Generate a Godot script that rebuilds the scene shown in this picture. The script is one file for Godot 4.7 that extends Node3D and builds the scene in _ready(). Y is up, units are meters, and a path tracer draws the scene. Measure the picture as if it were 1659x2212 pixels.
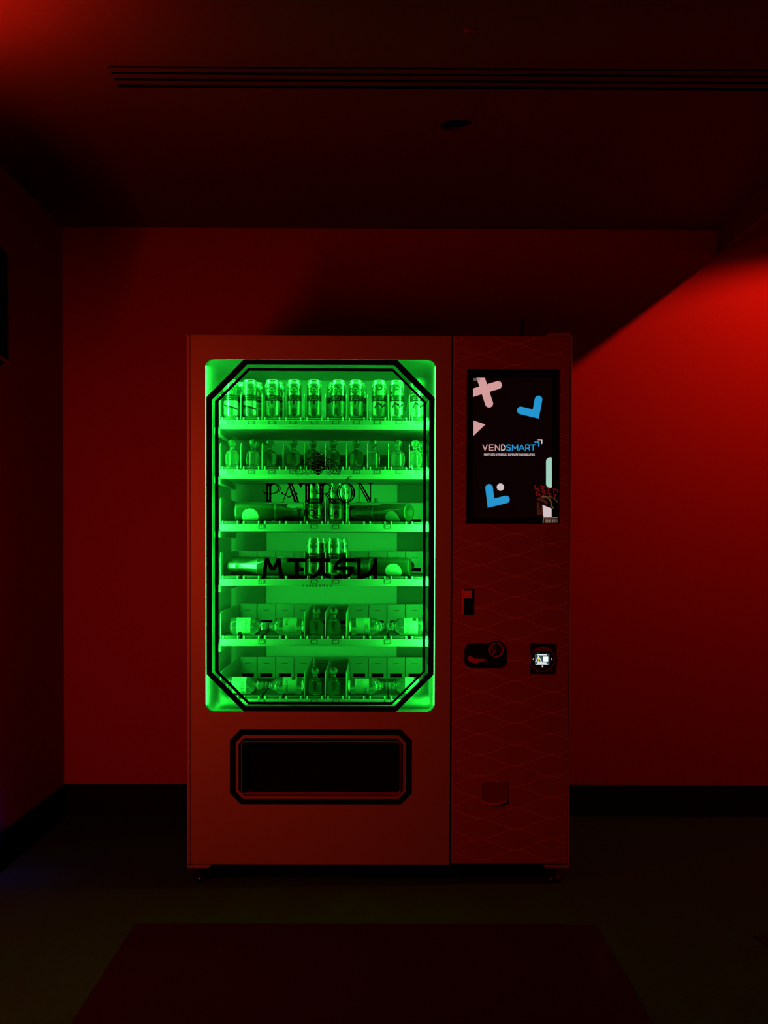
extends Node3D
# A red-lit corner with a vending machine. Units are metres, y up, the machine's front lies in the plane z = 0, the room's back wall at z = ZB.

const F := 2500.0            # focal length in photo pixels
const PPX := 829.5           # principal point (the lens is shifted down)
const PPY := 1234.0
const EYE := Vector3(0.0, 1.18, 4.0)
const CEIL := 2.533
const ZB := -1.0
const XL := -1.354
const XB := 1.465            # bulkhead edge

var cam_basis: Basis
var used := {}
var M := {}
var rng := RandomNumberGenerator.new()
var machine: Node3D
var sans: SystemFont
var sans_bold: SystemFont
var serif_bold: SystemFont
var mono: SystemFont

func _ready():
	rng.seed = 7
	camera_and_light()
	fonts()
	materials()
	room()
	lamps()
	build_machine()
	trays_and_goods()
	fittings()

# ------------------------------------------------------------------ camera, light, exposure
func camera_and_light():
	var cam := Camera3D.new()
	cam.name = "camera"
	cam_basis = Basis(Vector3.UP, -0.0058) * Basis(Vector3.RIGHT, -0.0236) * Basis(Vector3.BACK, 0.003)
	cam.transform = Transform3D(cam_basis, EYE)
	var near := 0.05
	cam.set_frustum(near * 2212.0 / F, Vector2(0.0, near * (PPY - 1106.0) / F), near, 60.0)
	add_child(cam)
	cam.current = true
	var we := WorldEnvironment.new()
	we.name = "environment"
	var e := Environment.new()
	e.background_mode = Environment.BG_COLOR
	e.background_color = Color(0, 0, 0)
	e.ambient_light_source = Environment.AMBIENT_SOURCE_DISABLED
	e.tonemap_mode = Environment.TONE_MAPPER_LINEAR
	e.tonemap_exposure = 1.0
	e.sdfgi_enabled = true
	e.ssao_enabled = true
	e.ssil_enabled = true
	we.environment = e
	add_child(we)

const RED := Vector3(1.0, 0.038, 0.011)       # linear colour of the red lamps
const GREEN := Vector3(0.25, 1.0, 0.40)     # linear colour of the machine's light strips
const TUBE_ENERGY := 3.7
const SPOT_ENERGY := 3.9
const UP_ENERGY := 2.8
const STRIP_ENERGY := 1.55
const TOP_ENERGY := 0.50

func area(called, at, towards, size, col: Vector3, energy, parent: Node3D):
	var l := AreaLight3D.new()
	l.name = called
	l.area_size = size
	l.light_color = lin(col.x, col.y, col.z)
	l.light_energy = energy
	l.area_range = 12.0
	l.area_attenuation = 2.0
	l.shadow_enabled = true
	parent.add_child(l, true)
	var up := Vector3.UP if absf(towards.normalized().y) < 0.9 else Vector3.BACK
	l.transform = Transform3D(Basis.looking_at(towards, up), at + parent_offset(parent))
	return l

func parent_offset(parent: Node3D) -> Vector3:
	var p := Vector3.ZERO
	var n: Node = parent
	while n is Node3D and n != self:
		p -= n.position
		n = n.get_parent()
	return p

# ------------------------------------------------------------------ helpers: pixels, names, shapes
func lin(r, g, b, a := 1.0) -> Color:
	var c := Color(r, g, b).linear_to_srgb()
	c.a = a
	return c

func P(px: float, py: float, z: float) -> Vector3:      # the point of the plane at depth z that the photo shows there
	var d: Vector3 = cam_basis * Vector3((px - PPX) / F, -(py - PPY) / F, -1.0)
	return EYE + d * ((z - EYE.z) / d.z)

func PY(px: float, py: float, y: float) -> Vector3:     # the same for a level plane
	var d: Vector3 = cam_basis * Vector3((px - PPX) / F, -(py - PPY) / F, -1.0)
	return EYE + d * ((y - EYE.y) / d.y)

func PX(px: float, py: float, x: float) -> Vector3:
	var d: Vector3 = cam_basis * Vector3((px - PPX) / F, -(py - PPY) / F, -1.0)
	return EYE + d * ((x - EYE.x) / d.x)

func rect(x0, y0, x1, y1, z) -> Rect2:                  # an upright rectangle in that plane
	var c := P((x0 + x1) / 2.0, (y0 + y1) / 2.0, z)
	var s: float = (EYE.z - z) / F
	var size := Vector2((x1 - x0) * s, (y1 - y0) * s)
	return Rect2(Vector2(c.x, c.y) - size / 2, size)

func flat(pts, z) -> PackedVector2Array:
	var out := PackedVector2Array()
	for p in pts:
		var w := P(p.x, p.y, z)
		out.append(Vector2(w.x, w.y))
	return out

func numbered(called: String) -> String:
	if not used.has(called):
		used[called] = 0
		return called
	used[called] += 1
	return "%s_%03d" % [called, used[called]]

func tag(o: Node, label := "", category := "", group := "", kind := ""):
	if label: o.set_meta("label", label)
	if category: o.set_meta("category", category)
	if group: o.set_meta("group", group)
	if kind: o.set_meta("kind", kind)
	return o

func thing(called, at: Vector3, label, category, group := "") -> Node3D:
	var o := Node3D.new()
	o.name = numbered(called)
	add_child(o)
	o.position = at
	return tag(o, label, category, group)

func S() -> SurfaceTool:
	var st := SurfaceTool.new()
	st.begin(Mesh.PRIMITIVE_TRIANGLES)
	return st

# commits a shape as one named mesh; shapes under a parent are given in the scene's axes unless own is set
func obj(called, st, mat, parent: Node3D = null, own := false) -> MeshInstance3D:
	var o := MeshInstance3D.new()
	o.mesh = st.commit() if st is SurfaceTool else st
	o.material_override = mat
	if parent == null:
		o.name = numbered(called)
		add_child(o)
	else:
		o.name = called
		parent.add_child(o, true)
		if not own:
			o.position = parent_offset(parent)
	return o

func struct(called, st, mat) -> MeshInstance3D:
	return tag(obj(called, st, mat), "", "", "", "structure")

func tri(st: SurfaceTool, a, b, c, na = null, nb = null, nc = null):   # corners counter-clockwise from outside
	var n: Vector3 = (b - a).cross(c - a).normalized()
	st.set_normal(na if na != null else n); st.add_vertex(a)
	st.set_normal(nc if nc != null else n); st.add_vertex(c)
	st.set_normal(nb if nb != null else n); st.add_vertex(b)

func quad(st, a, b, c, d):
	tri(st, a, b, c)
	tri(st, a, c, d)

func box(st, lo: Vector3, hi: Vector3, bev := 0.0):
	if bev > 0.0:
		var w := hi - lo
		prism(st, rrect(Rect2(lo.x, lo.y, w.x, w.y), bev, 2), lo.z, hi.z, bev)
		return
	var v := []
	for i in 8:
		v.append(Vector3(hi.x if i & 1 else lo.x, hi.y if i & 2 else lo.y, hi.z if i & 4 else lo.z))
	quad(st, v[4], v[5], v[7], v[6]); quad(st, v[1], v[0], v[2], v[3])
	quad(st, v[5], v[1], v[3], v[7]); quad(st, v[0], v[4], v[6], v[2])
	quad(st, v[6], v[7], v[3], v[2]); quad(st, v[0], v[1], v[5], v[4])

func rrect(r: Rect2, rad: float, seg := 5) -> PackedVector2Array:      # counter-clockwise
	var out := PackedVector2Array()
	var cs := [Vector2(r.end.x - rad, r.position.y + rad), Vector2(r.end.x - rad, r.end.y - rad), Vector2(r.position.x + rad, r.end.y - rad), Vector2(r.position.x + rad, r.position.y + rad)]
	for k in 4:
		for i in seg + 1:
			var a := -PI / 2 + (k + float(i) / seg) * PI / 2
			out.append(cs[k] + Vector2(cos(a), sin(a)) * rad)
	return out

func octagon(r: Rect2, c: float) -> PackedVector2Array:
	var a := r.position
	var b := r.end
	return PackedVector2Array([Vector2(b.x - c, a.y), Vector2(b.x, a.y + c), Vector2(b.x, b.y - c), Vector2(b.x - c, b.y), Vector2(a.x + c, b.y), Vector2(a.x, b.y - c), Vector2(a.x, a.y + c), Vector2(a.x + c, a.y)])

func circle(c: Vector2, r: float, n := 32, ry := 0.0) -> PackedVector2Array:
	var out := PackedVector2Array()
	for i in n:
		out.append(c + Vector2(cos(TAU * i / n) * r, sin(TAU * i / n) * (ry if ry > 0.0 else r)))
	return out

func ccw(p: PackedVector2Array) -> PackedVector2Array:
	var area2 := 0.0
	for i in p.size():
		area2 += p[i].cross(p[(i + 1) % p.size()])
	var q := p.duplicate()
	if area2 < 0: q.reverse()
	return q

func inset(p: PackedVector2Array, d: float) -> PackedVector2Array:
	var out := PackedVector2Array()
	var n := p.size()
	for i in n:
		var a := (p[i] - p[(i + n - 1) % n]).normalized()
		var b := (p[(i + 1) % n] - p[i]).normalized()
		var na := Vector2(-a.y, a.x)
		var nb := Vector2(-b.y, b.x)
		var m := na + nb
		out.append(p[i] + m * (d / maxf(0.3, 1.0 + na.dot(nb))))
	return out

func cap(st, p: PackedVector2Array, z: float, front := true):
	var t := Geometry2D.triangulate_polygon(p)
	for i in range(0, t.size(), 3):
		var a := p[t[i]]
		var b := p[t[i + 1]]
		var c := p[t[i + 2]]
		if ((b - a).cross(c - a) < 0) == front:
			var k := b
			b = c
			c = k
		tri(st, Vector3(a.x, a.y, z), Vector3(b.x, b.y, z), Vector3(c.x, c.y, z))

func wall_loop(st, p: PackedVector2Array, z0, q: PackedVector2Array, z1):
	for i in p.size():
		var j := (i + 1) % p.size()
		quad(st, Vector3(p[i].x, p[i].y, z0), Vector3(p[j].x, p[j].y, z0), Vector3(q[j].x, q[j].y, z1), Vector3(q[i].x, q[i].y, z1))

func prism(st, pts: PackedVector2Array, z0: float, z1: float, bev := 0.0):   # from z0 at the back to z1 in front
	var p := ccw(pts)
	var q := inset(p, bev) if bev > 0.0 else p
	if bev > 0.0:
		wall_loop(st, p, z0, p, z1 - bev)
		wall_loop(st, p, z1 - bev, q, z1)
	else:
		wall_loop(st, p, z0, p, z1)
	cap(st, q, z1)
	cap(st, p, z0, false)

func ring(st, outer: PackedVector2Array, inner: PackedVector2Array, z0, z1):
	var o := ccw(outer)
	var n := ccw(inner)
	for i in o.size():
		var j := (i + 1) % o.size()
		quad(st, Vector3(o[i].x, o[i].y, z1), Vector3(o[j].x, o[j].y, z1), Vector3(n[j].x, n[j].y, z1), Vector3(n[i].x, n[i].y, z1))
		quad(st, Vector3(o[j].x, o[j].y, z0), Vector3(o[i].x, o[i].y, z0), Vector3(n[i].x, n[i].y, z0), Vector3(n[j].x, n[j].y, z0))
		quad(st, Vector3(o[i].x, o[i].y, z0), Vector3(o[j].x, o[j].y, z0), Vector3(o[j].x, o[j].y, z1), Vector3(o[i].x, o[i].y, z1))
		quad(st, Vector3(n[j].x, n[j].y, z0), Vector3(n[i].x, n[i].y, z0), Vector3(n[i].x, n[i].y, z1), Vector3(n[j].x, n[j].y, z1))

# a turned shape about the y axis: profile points are (radius, height), from the bottom up
func lathe(st: SurfaceTool, prof: Array, seg := 32, from := 0.0, sweep := TAU, xf := Transform3D()):
	var n := prof.size()
	var nor := []
	for i in n:
		var a: Vector2 = prof[maxi(i - 1, 0)]
		var b: Vector2 = prof[mini(i + 1, n - 1)]
		var d := (b - a).normalized()
		nor.append(Vector2(d.y, -d.x))
	for i in n - 1:
		for k in seg:
			var v := []
			for e in [[k, i], [k + 1, i], [k + 1, i + 1], [k, i + 1]]:
				var ang: float = from + sweep * e[0] / seg
				var p: Vector2 = prof[e[1]]
				var m: Vector2 = nor[e[1]]
				v.append([xf * Vector3(sin(ang) * p.x, p.y, cos(ang) * p.x), xf.basis * Vector3(sin(ang) * m.x, m.y, cos(ang) * m.x), Vector2(float(e[0]) / seg, 1.0 - float(e[1]) / (n - 1))])
			for t in [[0, 2, 1], [0, 3, 2]]:
				for c in t:
					st.set_normal(v[c][1]); st.set_uv(v[c][2]); st.add_vertex(v[c][0])

# a turned shape whose v runs with height, for printed labels
func sleeve(st: SurfaceTool, r: float, y0: float, y1: float, from: float, sweep: float, seg := 24):
	for k in seg:
		var v := []
		for e in [[k, 0], [k + 1, 0], [k + 1, 1], [k, 1]]:
			var ang: float = from + sweep * e[0] / seg
			v.append([Vector3(sin(ang) * r, lerpf(y0, y1, e[1]), cos(ang) * r), Vector3(sin(ang), 0, cos(ang)), Vector2(float(e[0]) / seg, 1.0 - e[1])])
		for t in [[0, 2, 1], [0, 3, 2]]:
			for c in t:
				st.set_normal(v[c][1]); st.set_uv(v[c][2]); st.add_vertex(v[c][0])

# lettering and drawn marks: strokes in photo pixels, laid on a plane as thin raised shapes
func outline(line, half: float, join: int, end: int) -> Array:     # worked at twenty times the size, so that round ends come out round
	var big := PackedVector2Array()
	for p in line:
		big.append(p * 20.0)
	var out := []
	for poly in Geometry2D.offset_polyline(big, half * 20.0, join, end):
		var small := PackedVector2Array()
		for p in poly:
			small.append(p / 20.0)
		out.append(small)
	return out

func smooth(l: PackedVector2Array, n := 5) -> PackedVector2Array:
	var out := PackedVector2Array()
	for i in l.size() - 1:
		for j in n:
			out.append(l[i].cubic_interpolate(l[i + 1], l[maxi(i - 1, 0)], l[mini(i + 2, l.size() - 1)], float(j) / n))
	out.append(l[l.size() - 1])
	return out

func strokes(st, lines: Array, w: float, z0: float, z1: float, round_ends := false, keep := PackedVector2Array()):
	for l in lines:
		for poly in outline(l, w / 2, Geometry2D.JOIN_ROUND if round_ends else Geometry2D.JOIN_MITER, Geometry2D.END_ROUND if round_ends else Geometry2D.END_BUTT):
			for p in (Geometry2D.intersect_polygons(poly, keep) if keep.size() else [poly]):
				prism(st, flat(p, z1), z0, z1)

func taper(st, pts: Array, ws: Array, z0, z1):          # a stroke whose width changes
	var l := PackedVector2Array()
	var r := PackedVector2Array()
	for i in pts.size():
		var d: Vector2 = (pts[mini(i + 1, pts.size() - 1)] - pts[maxi(i - 1, 0)]).normalized()
		var n: Vector2 = Vector2(-d.y, d.x) * ws[i] / 2.0
		l.append(pts[i] + n)
		r.append(pts[i] - n)
	r.reverse()
	l.append_array(r)
	prism(st, flat(l, z1), z0, z1)

func polys(st, list: Array, z0, z1):
	for p in list:
		prism(st, flat(p, z1), z0, z1)

func local(org: Vector2, scale: float, pts: Array) -> PackedVector2Array:   # coordinates read off an enlargement
	var out := PackedVector2Array()
	for i in range(0, pts.size(), 2):
		out.append(org + Vector2(pts[i], pts[i + 1]) / scale)
	return out

func arc(c: Vector2, rx: float, ry: float, a0: float, a1: float, n := 14) -> PackedVector2Array:
	var out := PackedVector2Array()
	for i in n + 1:
		var a := deg_to_rad(lerpf(a0, a1, float(i) / n))
		out.append(c + Vector2(cos(a) * rx, sin(a) * ry))
	return out

func text(called, words: String, font: Font, r: Rect2, z: float, mat, parent, depth := 0.0006) -> MeshInstance3D:   # fitted into a rectangle
	var t := TextMesh.new()
	t.text = words
	t.font = font
	t.font_size = 64
	t.pixel_size = 0.001
	t.depth = 0.01
	t.curve_step = 1.0
	var b := t.get_aabb()
	var o := obj(called, t, mat, parent)
	var s := Vector3(r.size.x / maxf(b.size.x, 1e-5), r.size.y / maxf(b.size.y, 1e-5), depth / 0.01)
	o.scale = s
	var c := b.get_center()
	o.position += Vector3(r.get_center().x - c.x * s.x, r.get_center().y - c.y * s.y, z + depth / 2)
	return o

# ------------------------------------------------------------------ fonts and materials
func font(called: String, weight := 400) -> SystemFont:
	var f := SystemFont.new()
	f.font_names = PackedStringArray([called])
	f.font_weight = weight
	return f

func fonts():
	sans = font("Droid Sans")
	sans_bold = font("Droid Sans", 700)
	serif_bold = font("Droid Serif", 700)
	mono = font("Droid Sans Mono")

func mat(called: String, c: Color, rough := 0.6, metal := 0.0) -> StandardMaterial3D:
	var m := StandardMaterial3D.new()
	m.resource_name = called
	m.albedo_color = c
	m.roughness = rough
	m.metallic = metal
	M[called] = m
	return m

func glow(called: String, c: Vector3, energy: float) -> StandardMaterial3D:
	var k := maxf(c.x, maxf(c.y, c.z))
	var m := mat(called, Color(0.02, 0.02, 0.02), 0.5)
	m.emission_enabled = true
	m.emission = lin(c.x / k, c.y / k, c.z / k)
	m.emission_energy_multiplier = energy * k
	return m

func noise_tex(freq: float, a: Color, b: Color, normal := false) -> NoiseTexture2D:
	var n := FastNoiseLite.new()
	n.seed = 3
	n.frequency = freq
	n.fractal_octaves = 4
	var t := NoiseTexture2D.new()
	t.width = 512
	t.height = 512
	t.seamless = true
	t.noise = n
	t.as_normal_map = normal
	if not normal:
		var g := Gradient.new()
		g.set_color(0, a)
		g.set_color(1, b)
		t.color_ramp = g
	return t

func triplanar(m: StandardMaterial3D, t: Texture2D, scale: float):
	m.albedo_texture = t
	m.uv1_triplanar = true
	m.uv1_world_triplanar = true
	m.uv1_scale = Vector3.ONE * scale

func materials():
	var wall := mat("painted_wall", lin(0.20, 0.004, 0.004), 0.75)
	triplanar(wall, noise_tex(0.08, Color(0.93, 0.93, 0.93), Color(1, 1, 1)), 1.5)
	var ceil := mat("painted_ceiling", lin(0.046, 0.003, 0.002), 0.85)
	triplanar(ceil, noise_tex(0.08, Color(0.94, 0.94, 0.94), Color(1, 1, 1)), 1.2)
	mat("black_gloss_board", lin(0.005, 0.003, 0.003), 0.85).metallic_specular = 0.12
	var carpet := mat("ribbed_carpet", Color(1, 1, 1), 0.95)
	carpet.metallic_specular = 0.1
	triplanar(carpet, carpet_tex(Vector3(0.014, 0.11, 0.05)), 5.0)
	var rug := mat("mat_pile", Color(1, 1, 1), 0.95)
	rug.metallic_specular = 0.1
	triplanar(rug, noise_tex(0.25, lin(0.006, 0.0010, 0.0014), lin(0.010, 0.0014, 0.002)), 4.0)
	mat("rubber", lin(0.006, 0.004, 0.004), 0.9).metallic_specular = 0.15
	var skin := mat("machine_paint", lin(0.185, 0.18, 0.14), 0.5)
	triplanar(skin, noise_tex(0.5, Color(0.90, 0.90, 0.90), Color(1, 1, 1)), 6.0)
	var skin2 := mat("panel_wrap", lin(0.175, 0.06, 0.05), 0.5)
	triplanar(skin2, noise_tex(0.5, Color(0.90, 0.90, 0.90), Color(1, 1, 1)), 6.0)
	mat("wave_print", lin(0.33, 0.26, 0.18), 0.45)
	mat("black_vinyl", lin(0.0015, 0.003, 0.002), 0.7).metallic_specular = 0.1
	mat("black_plastic", lin(0.006, 0.006, 0.006), 0.35)
	mat("matt_black", lin(0.0025, 0.0025, 0.0025), 0.9).metallic_specular = 0.1
	mat("black_gloss", lin(0.004, 0.004, 0.004), 0.08)
	mat("screen_bezel", lin(0.003, 0.003, 0.003), 0.01).metallic_specular = 0.7
	mat("chrome", lin(0.7, 0.7, 0.7), 0.15, 1.0)
	mat("dark_steel", lin(0.25, 0.25, 0.27), 0.3, 1.0)
	mat("liner_white", lin(0.62, 0.64, 0.62), 0.45)
	mat("liner_grey", lin(0.24, 0.26, 0.24), 0.5)
	mat("duct_white", lin(0.9, 0.9, 0.9), 0.5)
	mat("tray_steel", lin(0.5, 0.52, 0.5), 0.4, 0.2)
	mat("rail_white", lin(0.33, 0.35, 0.33), 0.4)
	mat("tag_grey", lin(0.10, 0.11, 0.10), 0.5)
	mat("tag_ink", lin(0.55, 0.60, 0.55), 0.5)
	mat("belt_dark", lin(0.05, 0.055, 0.05), 0.5)
	mat("clip_white", lin(0.6, 0.65, 0.6), 0.4)
	mat("red_plastic", lin(0.30, 0.03, 0.03), 0.4)
	mat("cup_red", lin(0.10, 0.012, 0.012), 0.5)
	mat("sticker_pale", lin(0.40, 0.12, 0.08), 0.6)
	var clear := mat("divider_clear", lin(0.50, 0.55, 0.50), 0.3)
	clear.metallic_specular = 0.6
	var pane := mat("window_glass", lin(0.07, 1.0, 0.14, 0.01), 0.0)
	pane.refraction_enabled = true
	pane.refraction_scale = 0.05
	var frost := mat("frosted_film", lin(0.5, 0.55, 0.5, 0.10), 0.42)
	frost.refraction_enabled = true
	frost.refraction_scale = 0.02
	for g in [["bottle_glass", Color(0.96, 1.0, 0.97, 0.03), 0.05], ["spirit", Color(0.9, 0.97, 0.9, 0.04), 0.033], ["stopper_glass", lin(0.45, 0.7, 0.5, 0.06), 0.05]]:
		var m := mat(g[0], g[1], 0.03)
		m.refraction_enabled = true
		m.refraction_scale = g[2]
	var dark := mat("dark_bottle_glass", lin(0.012, 0.035, 0.012), 0.06)
	dark.clearcoat_enabled = true
	dark.clearcoat = 0.6
	mat("foil", lin(0.30, 0.34, 0.30), 0.28, 0.8)
	mat("foil_dark", lin(0.10, 0.13, 0.10), 0.3, 0.7)
	mat("paper_label", lin(0.42, 0.47, 0.42), 0.6)
	mat("cap_dark", lin(0.05, 0.06, 0.06), 0.4)
	mat("can_metal", lin(0.75, 0.8, 0.75), 0.18, 0.9)
	glow("strip_glow", Vector3(0.45, 1.0, 0.5), 9.0)
	glow("top_glow", Vector3(0.25, 1.0, 0.40), 3.0)
	glow("red_glow", Vector3(1.0, 0.05, 0.03), 3.0)
	glow("blue_glow", Vector3(0.03, 0.05, 1.0), 2.0)

func tex(im: Image) -> ImageTexture:
	return ImageTexture.create_from_image(im)

func carpet_tex(c: Vector3) -> ImageTexture:
	var im := Image.create(256, 256, false, Image.FORMAT_RGB8)
	for y in 256:
		for x in 256:
			var rib := 0.5 + 0.5 * sin((x + y * 1.0) / 256.0 * TAU * 32.0)
			var k := (0.35 + 0.65 * rib) * rng.randf_range(0.45, 1.35)
			im.set_pixel(x, y, lin(c.x * k, c.y * k, c.z * k))
	return tex(im)

# ------------------------------------------------------------------ the room
func slab(called, lo: Vector3, hi: Vector3, m):
	var st := S()
	box(st, lo, hi)
	return struct(called, st, M[m])

func room():
	slab("floor", Vector3(XL - 0.2, -0.1, ZB - 0.2), Vector3(3.0, 0.0, 7.0), "ribbed_carpet")
	slab("wall_back", Vector3(XL - 0.2, 0.0, ZB - 0.2), Vector3(3.0, 3.1, ZB), "painted_wall")
	slab("wall_left", Vector3(XL - 0.2, 0.0, ZB), Vector3(XL, 3.1, 7.0), "painted_wall")
	slab("wall_right", Vector3(2.7, 0.0, ZB), Vector3(2.9, 3.1, 7.0), "painted_wall")
	slab("wall_front", Vector3(XL, 0.0, 6.8), Vector3(2.7, 3.1, 7.0), "painted_wall")
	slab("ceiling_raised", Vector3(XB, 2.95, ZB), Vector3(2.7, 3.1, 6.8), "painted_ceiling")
	# the lower ceiling, open where the linear diffuser and the downlight sit
	ceiling()
	slab("ceiling_bulkhead", Vector3(XB - 0.010, 2.425, ZB), Vector3(XB, 3.05, 6.8), "painted_ceiling")
	# black skirting
	var h := P(1450, 1697, ZB + 0.012).y
	slab("baseboard_back", Vector3(XL, 0.0, ZB), Vector3(2.7, h, ZB + 0.012), "black_gloss_board")
	slab("baseboard_left", Vector3(XL, 0.0, ZB + 0.012), Vector3(XL + 0.012, h, 6.8), "black_gloss_board")
	# entrance mat: a dark red field with a black rubber border along its right side
	var a := PY(292, 1995, 0.008)
	var b := PY(155, 2207, 0.008)
	var c := PY(1233, 2025, 0.008)
	var d := PY(1288, 1997, 0.008)
	var far_z := a.z
	var k := (b.x - a.x) / (b.z - a.z)
	var near_z := 2.3
	var xi := PY(1325, 2202, 0.008)
	var ki := (xi.x - c.x) / (xi.z - c.z)
	var xo := PY(1409, 2207, 0.008)
	var ko := (xo.x - d.x) / (xo.z - d.z)
	var rug := thing("floor_mat", Vector3((a.x + d.x) / 2, 0, far_z), "large dark red floor mat with a black rubber border in front of the vending machine", "mat")
	var x_l := [a.x, a.x + k * (near_z - far_z)]
	var x_i := [c.x + ki * (far_z - c.z), c.x + ki * (near_z - c.z)]
	var x_o := [d.x, d.x + ko * (near_z - far_z)]
	for e in [["pile_field", x_l, x_i, "mat_pile", 0.008], ["rubber_border", x_i, x_o, "rubber", 0.006]]:
		var st := S()
		var y: float = e[4]
		var q := [Vector3(e[1][0], y, far_z), Vector3(e[1][1], y, near_z), Vector3(e[2][1], y, near_z), Vector3(e[2][0], y, far_z)]
		quad(st, q[0], q[1], q[2], q[3])
		for i in 4:
			var u: Vector3 = q[i]
			var v: Vector3 = q[(i + 1) % 4]
			quad(st, Vector3(u.x, 0, u.z), Vector3(v.x, 0, v.z), v, u)
		obj(e[0], st, M[e[3]], rug)
	# the corner of a second, low black mat at the right edge of the picture
	var r0 := PY(1629, 2022, 0.004)
	var st2 := S()
	var yy := 0.004
	var e1 := PY(1662, 2046, yy)
	var q2 := [Vector3(r0.x, yy, r0.z), Vector3(e1.x, yy, e1.z), Vector3(e1.x + 0.5, yy, e1.z + 0.1), Vector3(r0.x + 0.6, yy, r0.z)]
	quad(st2, q2[0], q2[1], q2[2], q2[3])
	for i in 4:
		var u: Vector3 = q2[i]
		var v: Vector3 = q2[(i + 1) % 4]
		quad(st2, Vector3(u.x, 0, u.z), Vector3(v.x, 0, v.z), v, u)
	tag(obj("rubber_mat", st2, M.rubber), "corner of a black rubber mat on the carpet at the right edge of the picture", "mat")

var slot_edges := []

func ceiling():
	# four slots of the linear diffuser: far and near edge of each, read on the ceiling plane
	var rows := [[141.8, 147.4], [155.5, 161.6], [169.3, 175.4], [182.6, 188.6]]
	var lefts := [234.5, 241.5, 248.5, 254.5]
	var zs := []
	for i in 4:
		var lo := PY(lefts[i], rows[i][1], CEIL)     # lower in the photo is farther away
		var hi := PY(lefts[i], rows[i][0], CEIL)
		zs.append([lo.z, hi.z, (lo.x + hi.x) / 2])
	slot_edges = zs
	var st := S()
	var z_far: float = zs[3][0]
	var z_near: float = zs[0][1]
	var top := CEIL + 0.10
	# the downlight's round hole lies in the rear field
	var dl := PY(987, 270, CEIL)
	var hole := PackedVector2Array()
	var outer := PackedVector2Array()
	var rr := 0.056
	var sq := rrect(Rect2(dl.x - 0.1, dl.z - 0.1, 0.2, 0.2), 0.001, 7)
	for i in 32:
		var ang := -PI / 2 + (floorf(i / 8.0) + (i % 8) / 7.0) * PI / 2
		hole.append(Vector2(dl.x, dl.z) + Vector2(cos(ang), sin(ang)) * rr)
	outer = sq
	for i in 32:
		var j := (i + 1) % 32
		quad(st, Vector3(outer[i].x, CEIL, outer[i].y), Vector3(outer[j].x, CEIL, outer[j].y), Vector3(hole[j].x, CEIL, hole[j].y), Vector3(hole[i].x, CEIL, hole[i].y))
	for f in [[XL, dl.x - 0.1, ZB, z_far], [dl.x + 0.1, XB, ZB, z_far], [dl.x - 0.1, dl.x + 0.1, ZB, dl.z - 0.1], [dl.x - 0.1, dl.x + 0.1, dl.z + 0.1, z_far], [XL, XB, z_near, 6.8]]:
		quad(st, Vector3(f[0], CEIL, f[2]), Vector3(f[1], CEIL, f[2]), Vector3(f[1], CEIL, f[3]), Vector3(f[0], CEIL, f[3]))
	# left of the slots
	var p := [Vector3(XL, CEIL, z_far), Vector3(zs[3][2], CEIL, z_far), Vector3(zs[0][2], CEIL, z_near), Vector3(XL, CEIL, z_near)]
	quad(st, p[0], p[1], p[2], p[3])
	# upper side, so that the ceiling is a slab
	quad(st, Vector3(XL, top, 6.8), Vector3(XB, top, 6.8), Vector3(XB, top, ZB), Vector3(XL, top, ZB))
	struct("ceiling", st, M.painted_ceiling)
	# the diffuser: black plenum, three red slats, a thin flange
	var df := thing("slot_diffuser", Vector3(0, CEIL, (z_far + z_near) / 2), "long linear air diffuser with four black slots running across the ceiling", "air vent")
	var bx := S()
	box(bx, Vector3(zs[0][2] - 0.02, CEIL + 0.05, z_far - 0.01), Vector3(XB - 0.012, CEIL + 0.09, z_near + 0.10))
	box(bx, Vector3(zs[3][2] - 0.02, CEIL + 0.003, z_far - 0.012), Vector3(XB - 0.012, CEIL + 0.06, z_far - 0.002))
	obj("plenum", bx, M.matt_black, df)
	for i in 3:
		var sl := S()
		var za: float = zs[i + 1][1]
		var zb: float = zs[i][0]
		var xa: float = zs[i + 1][2]
		box(sl, Vector3(xa - 0.03, CEIL + 0.0004, za), Vector3(XB - 0.012, CEIL + 0.0014, zb))
		obj("slat", sl, M.painted_ceiling, df)
	for e in [[z_near, z_near + 0.045, zs[0][2] - 0.045], [z_far - 0.012, z_far, zs[3][2]]]:
		var fl := S()
		box(fl, Vector3(e[2], CEIL - 0.0008, e[0]), Vector3(XB - 0.012, CEIL + 0.0, e[1]))
		obj("flange", fl, M.painted_ceiling, df)

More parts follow.
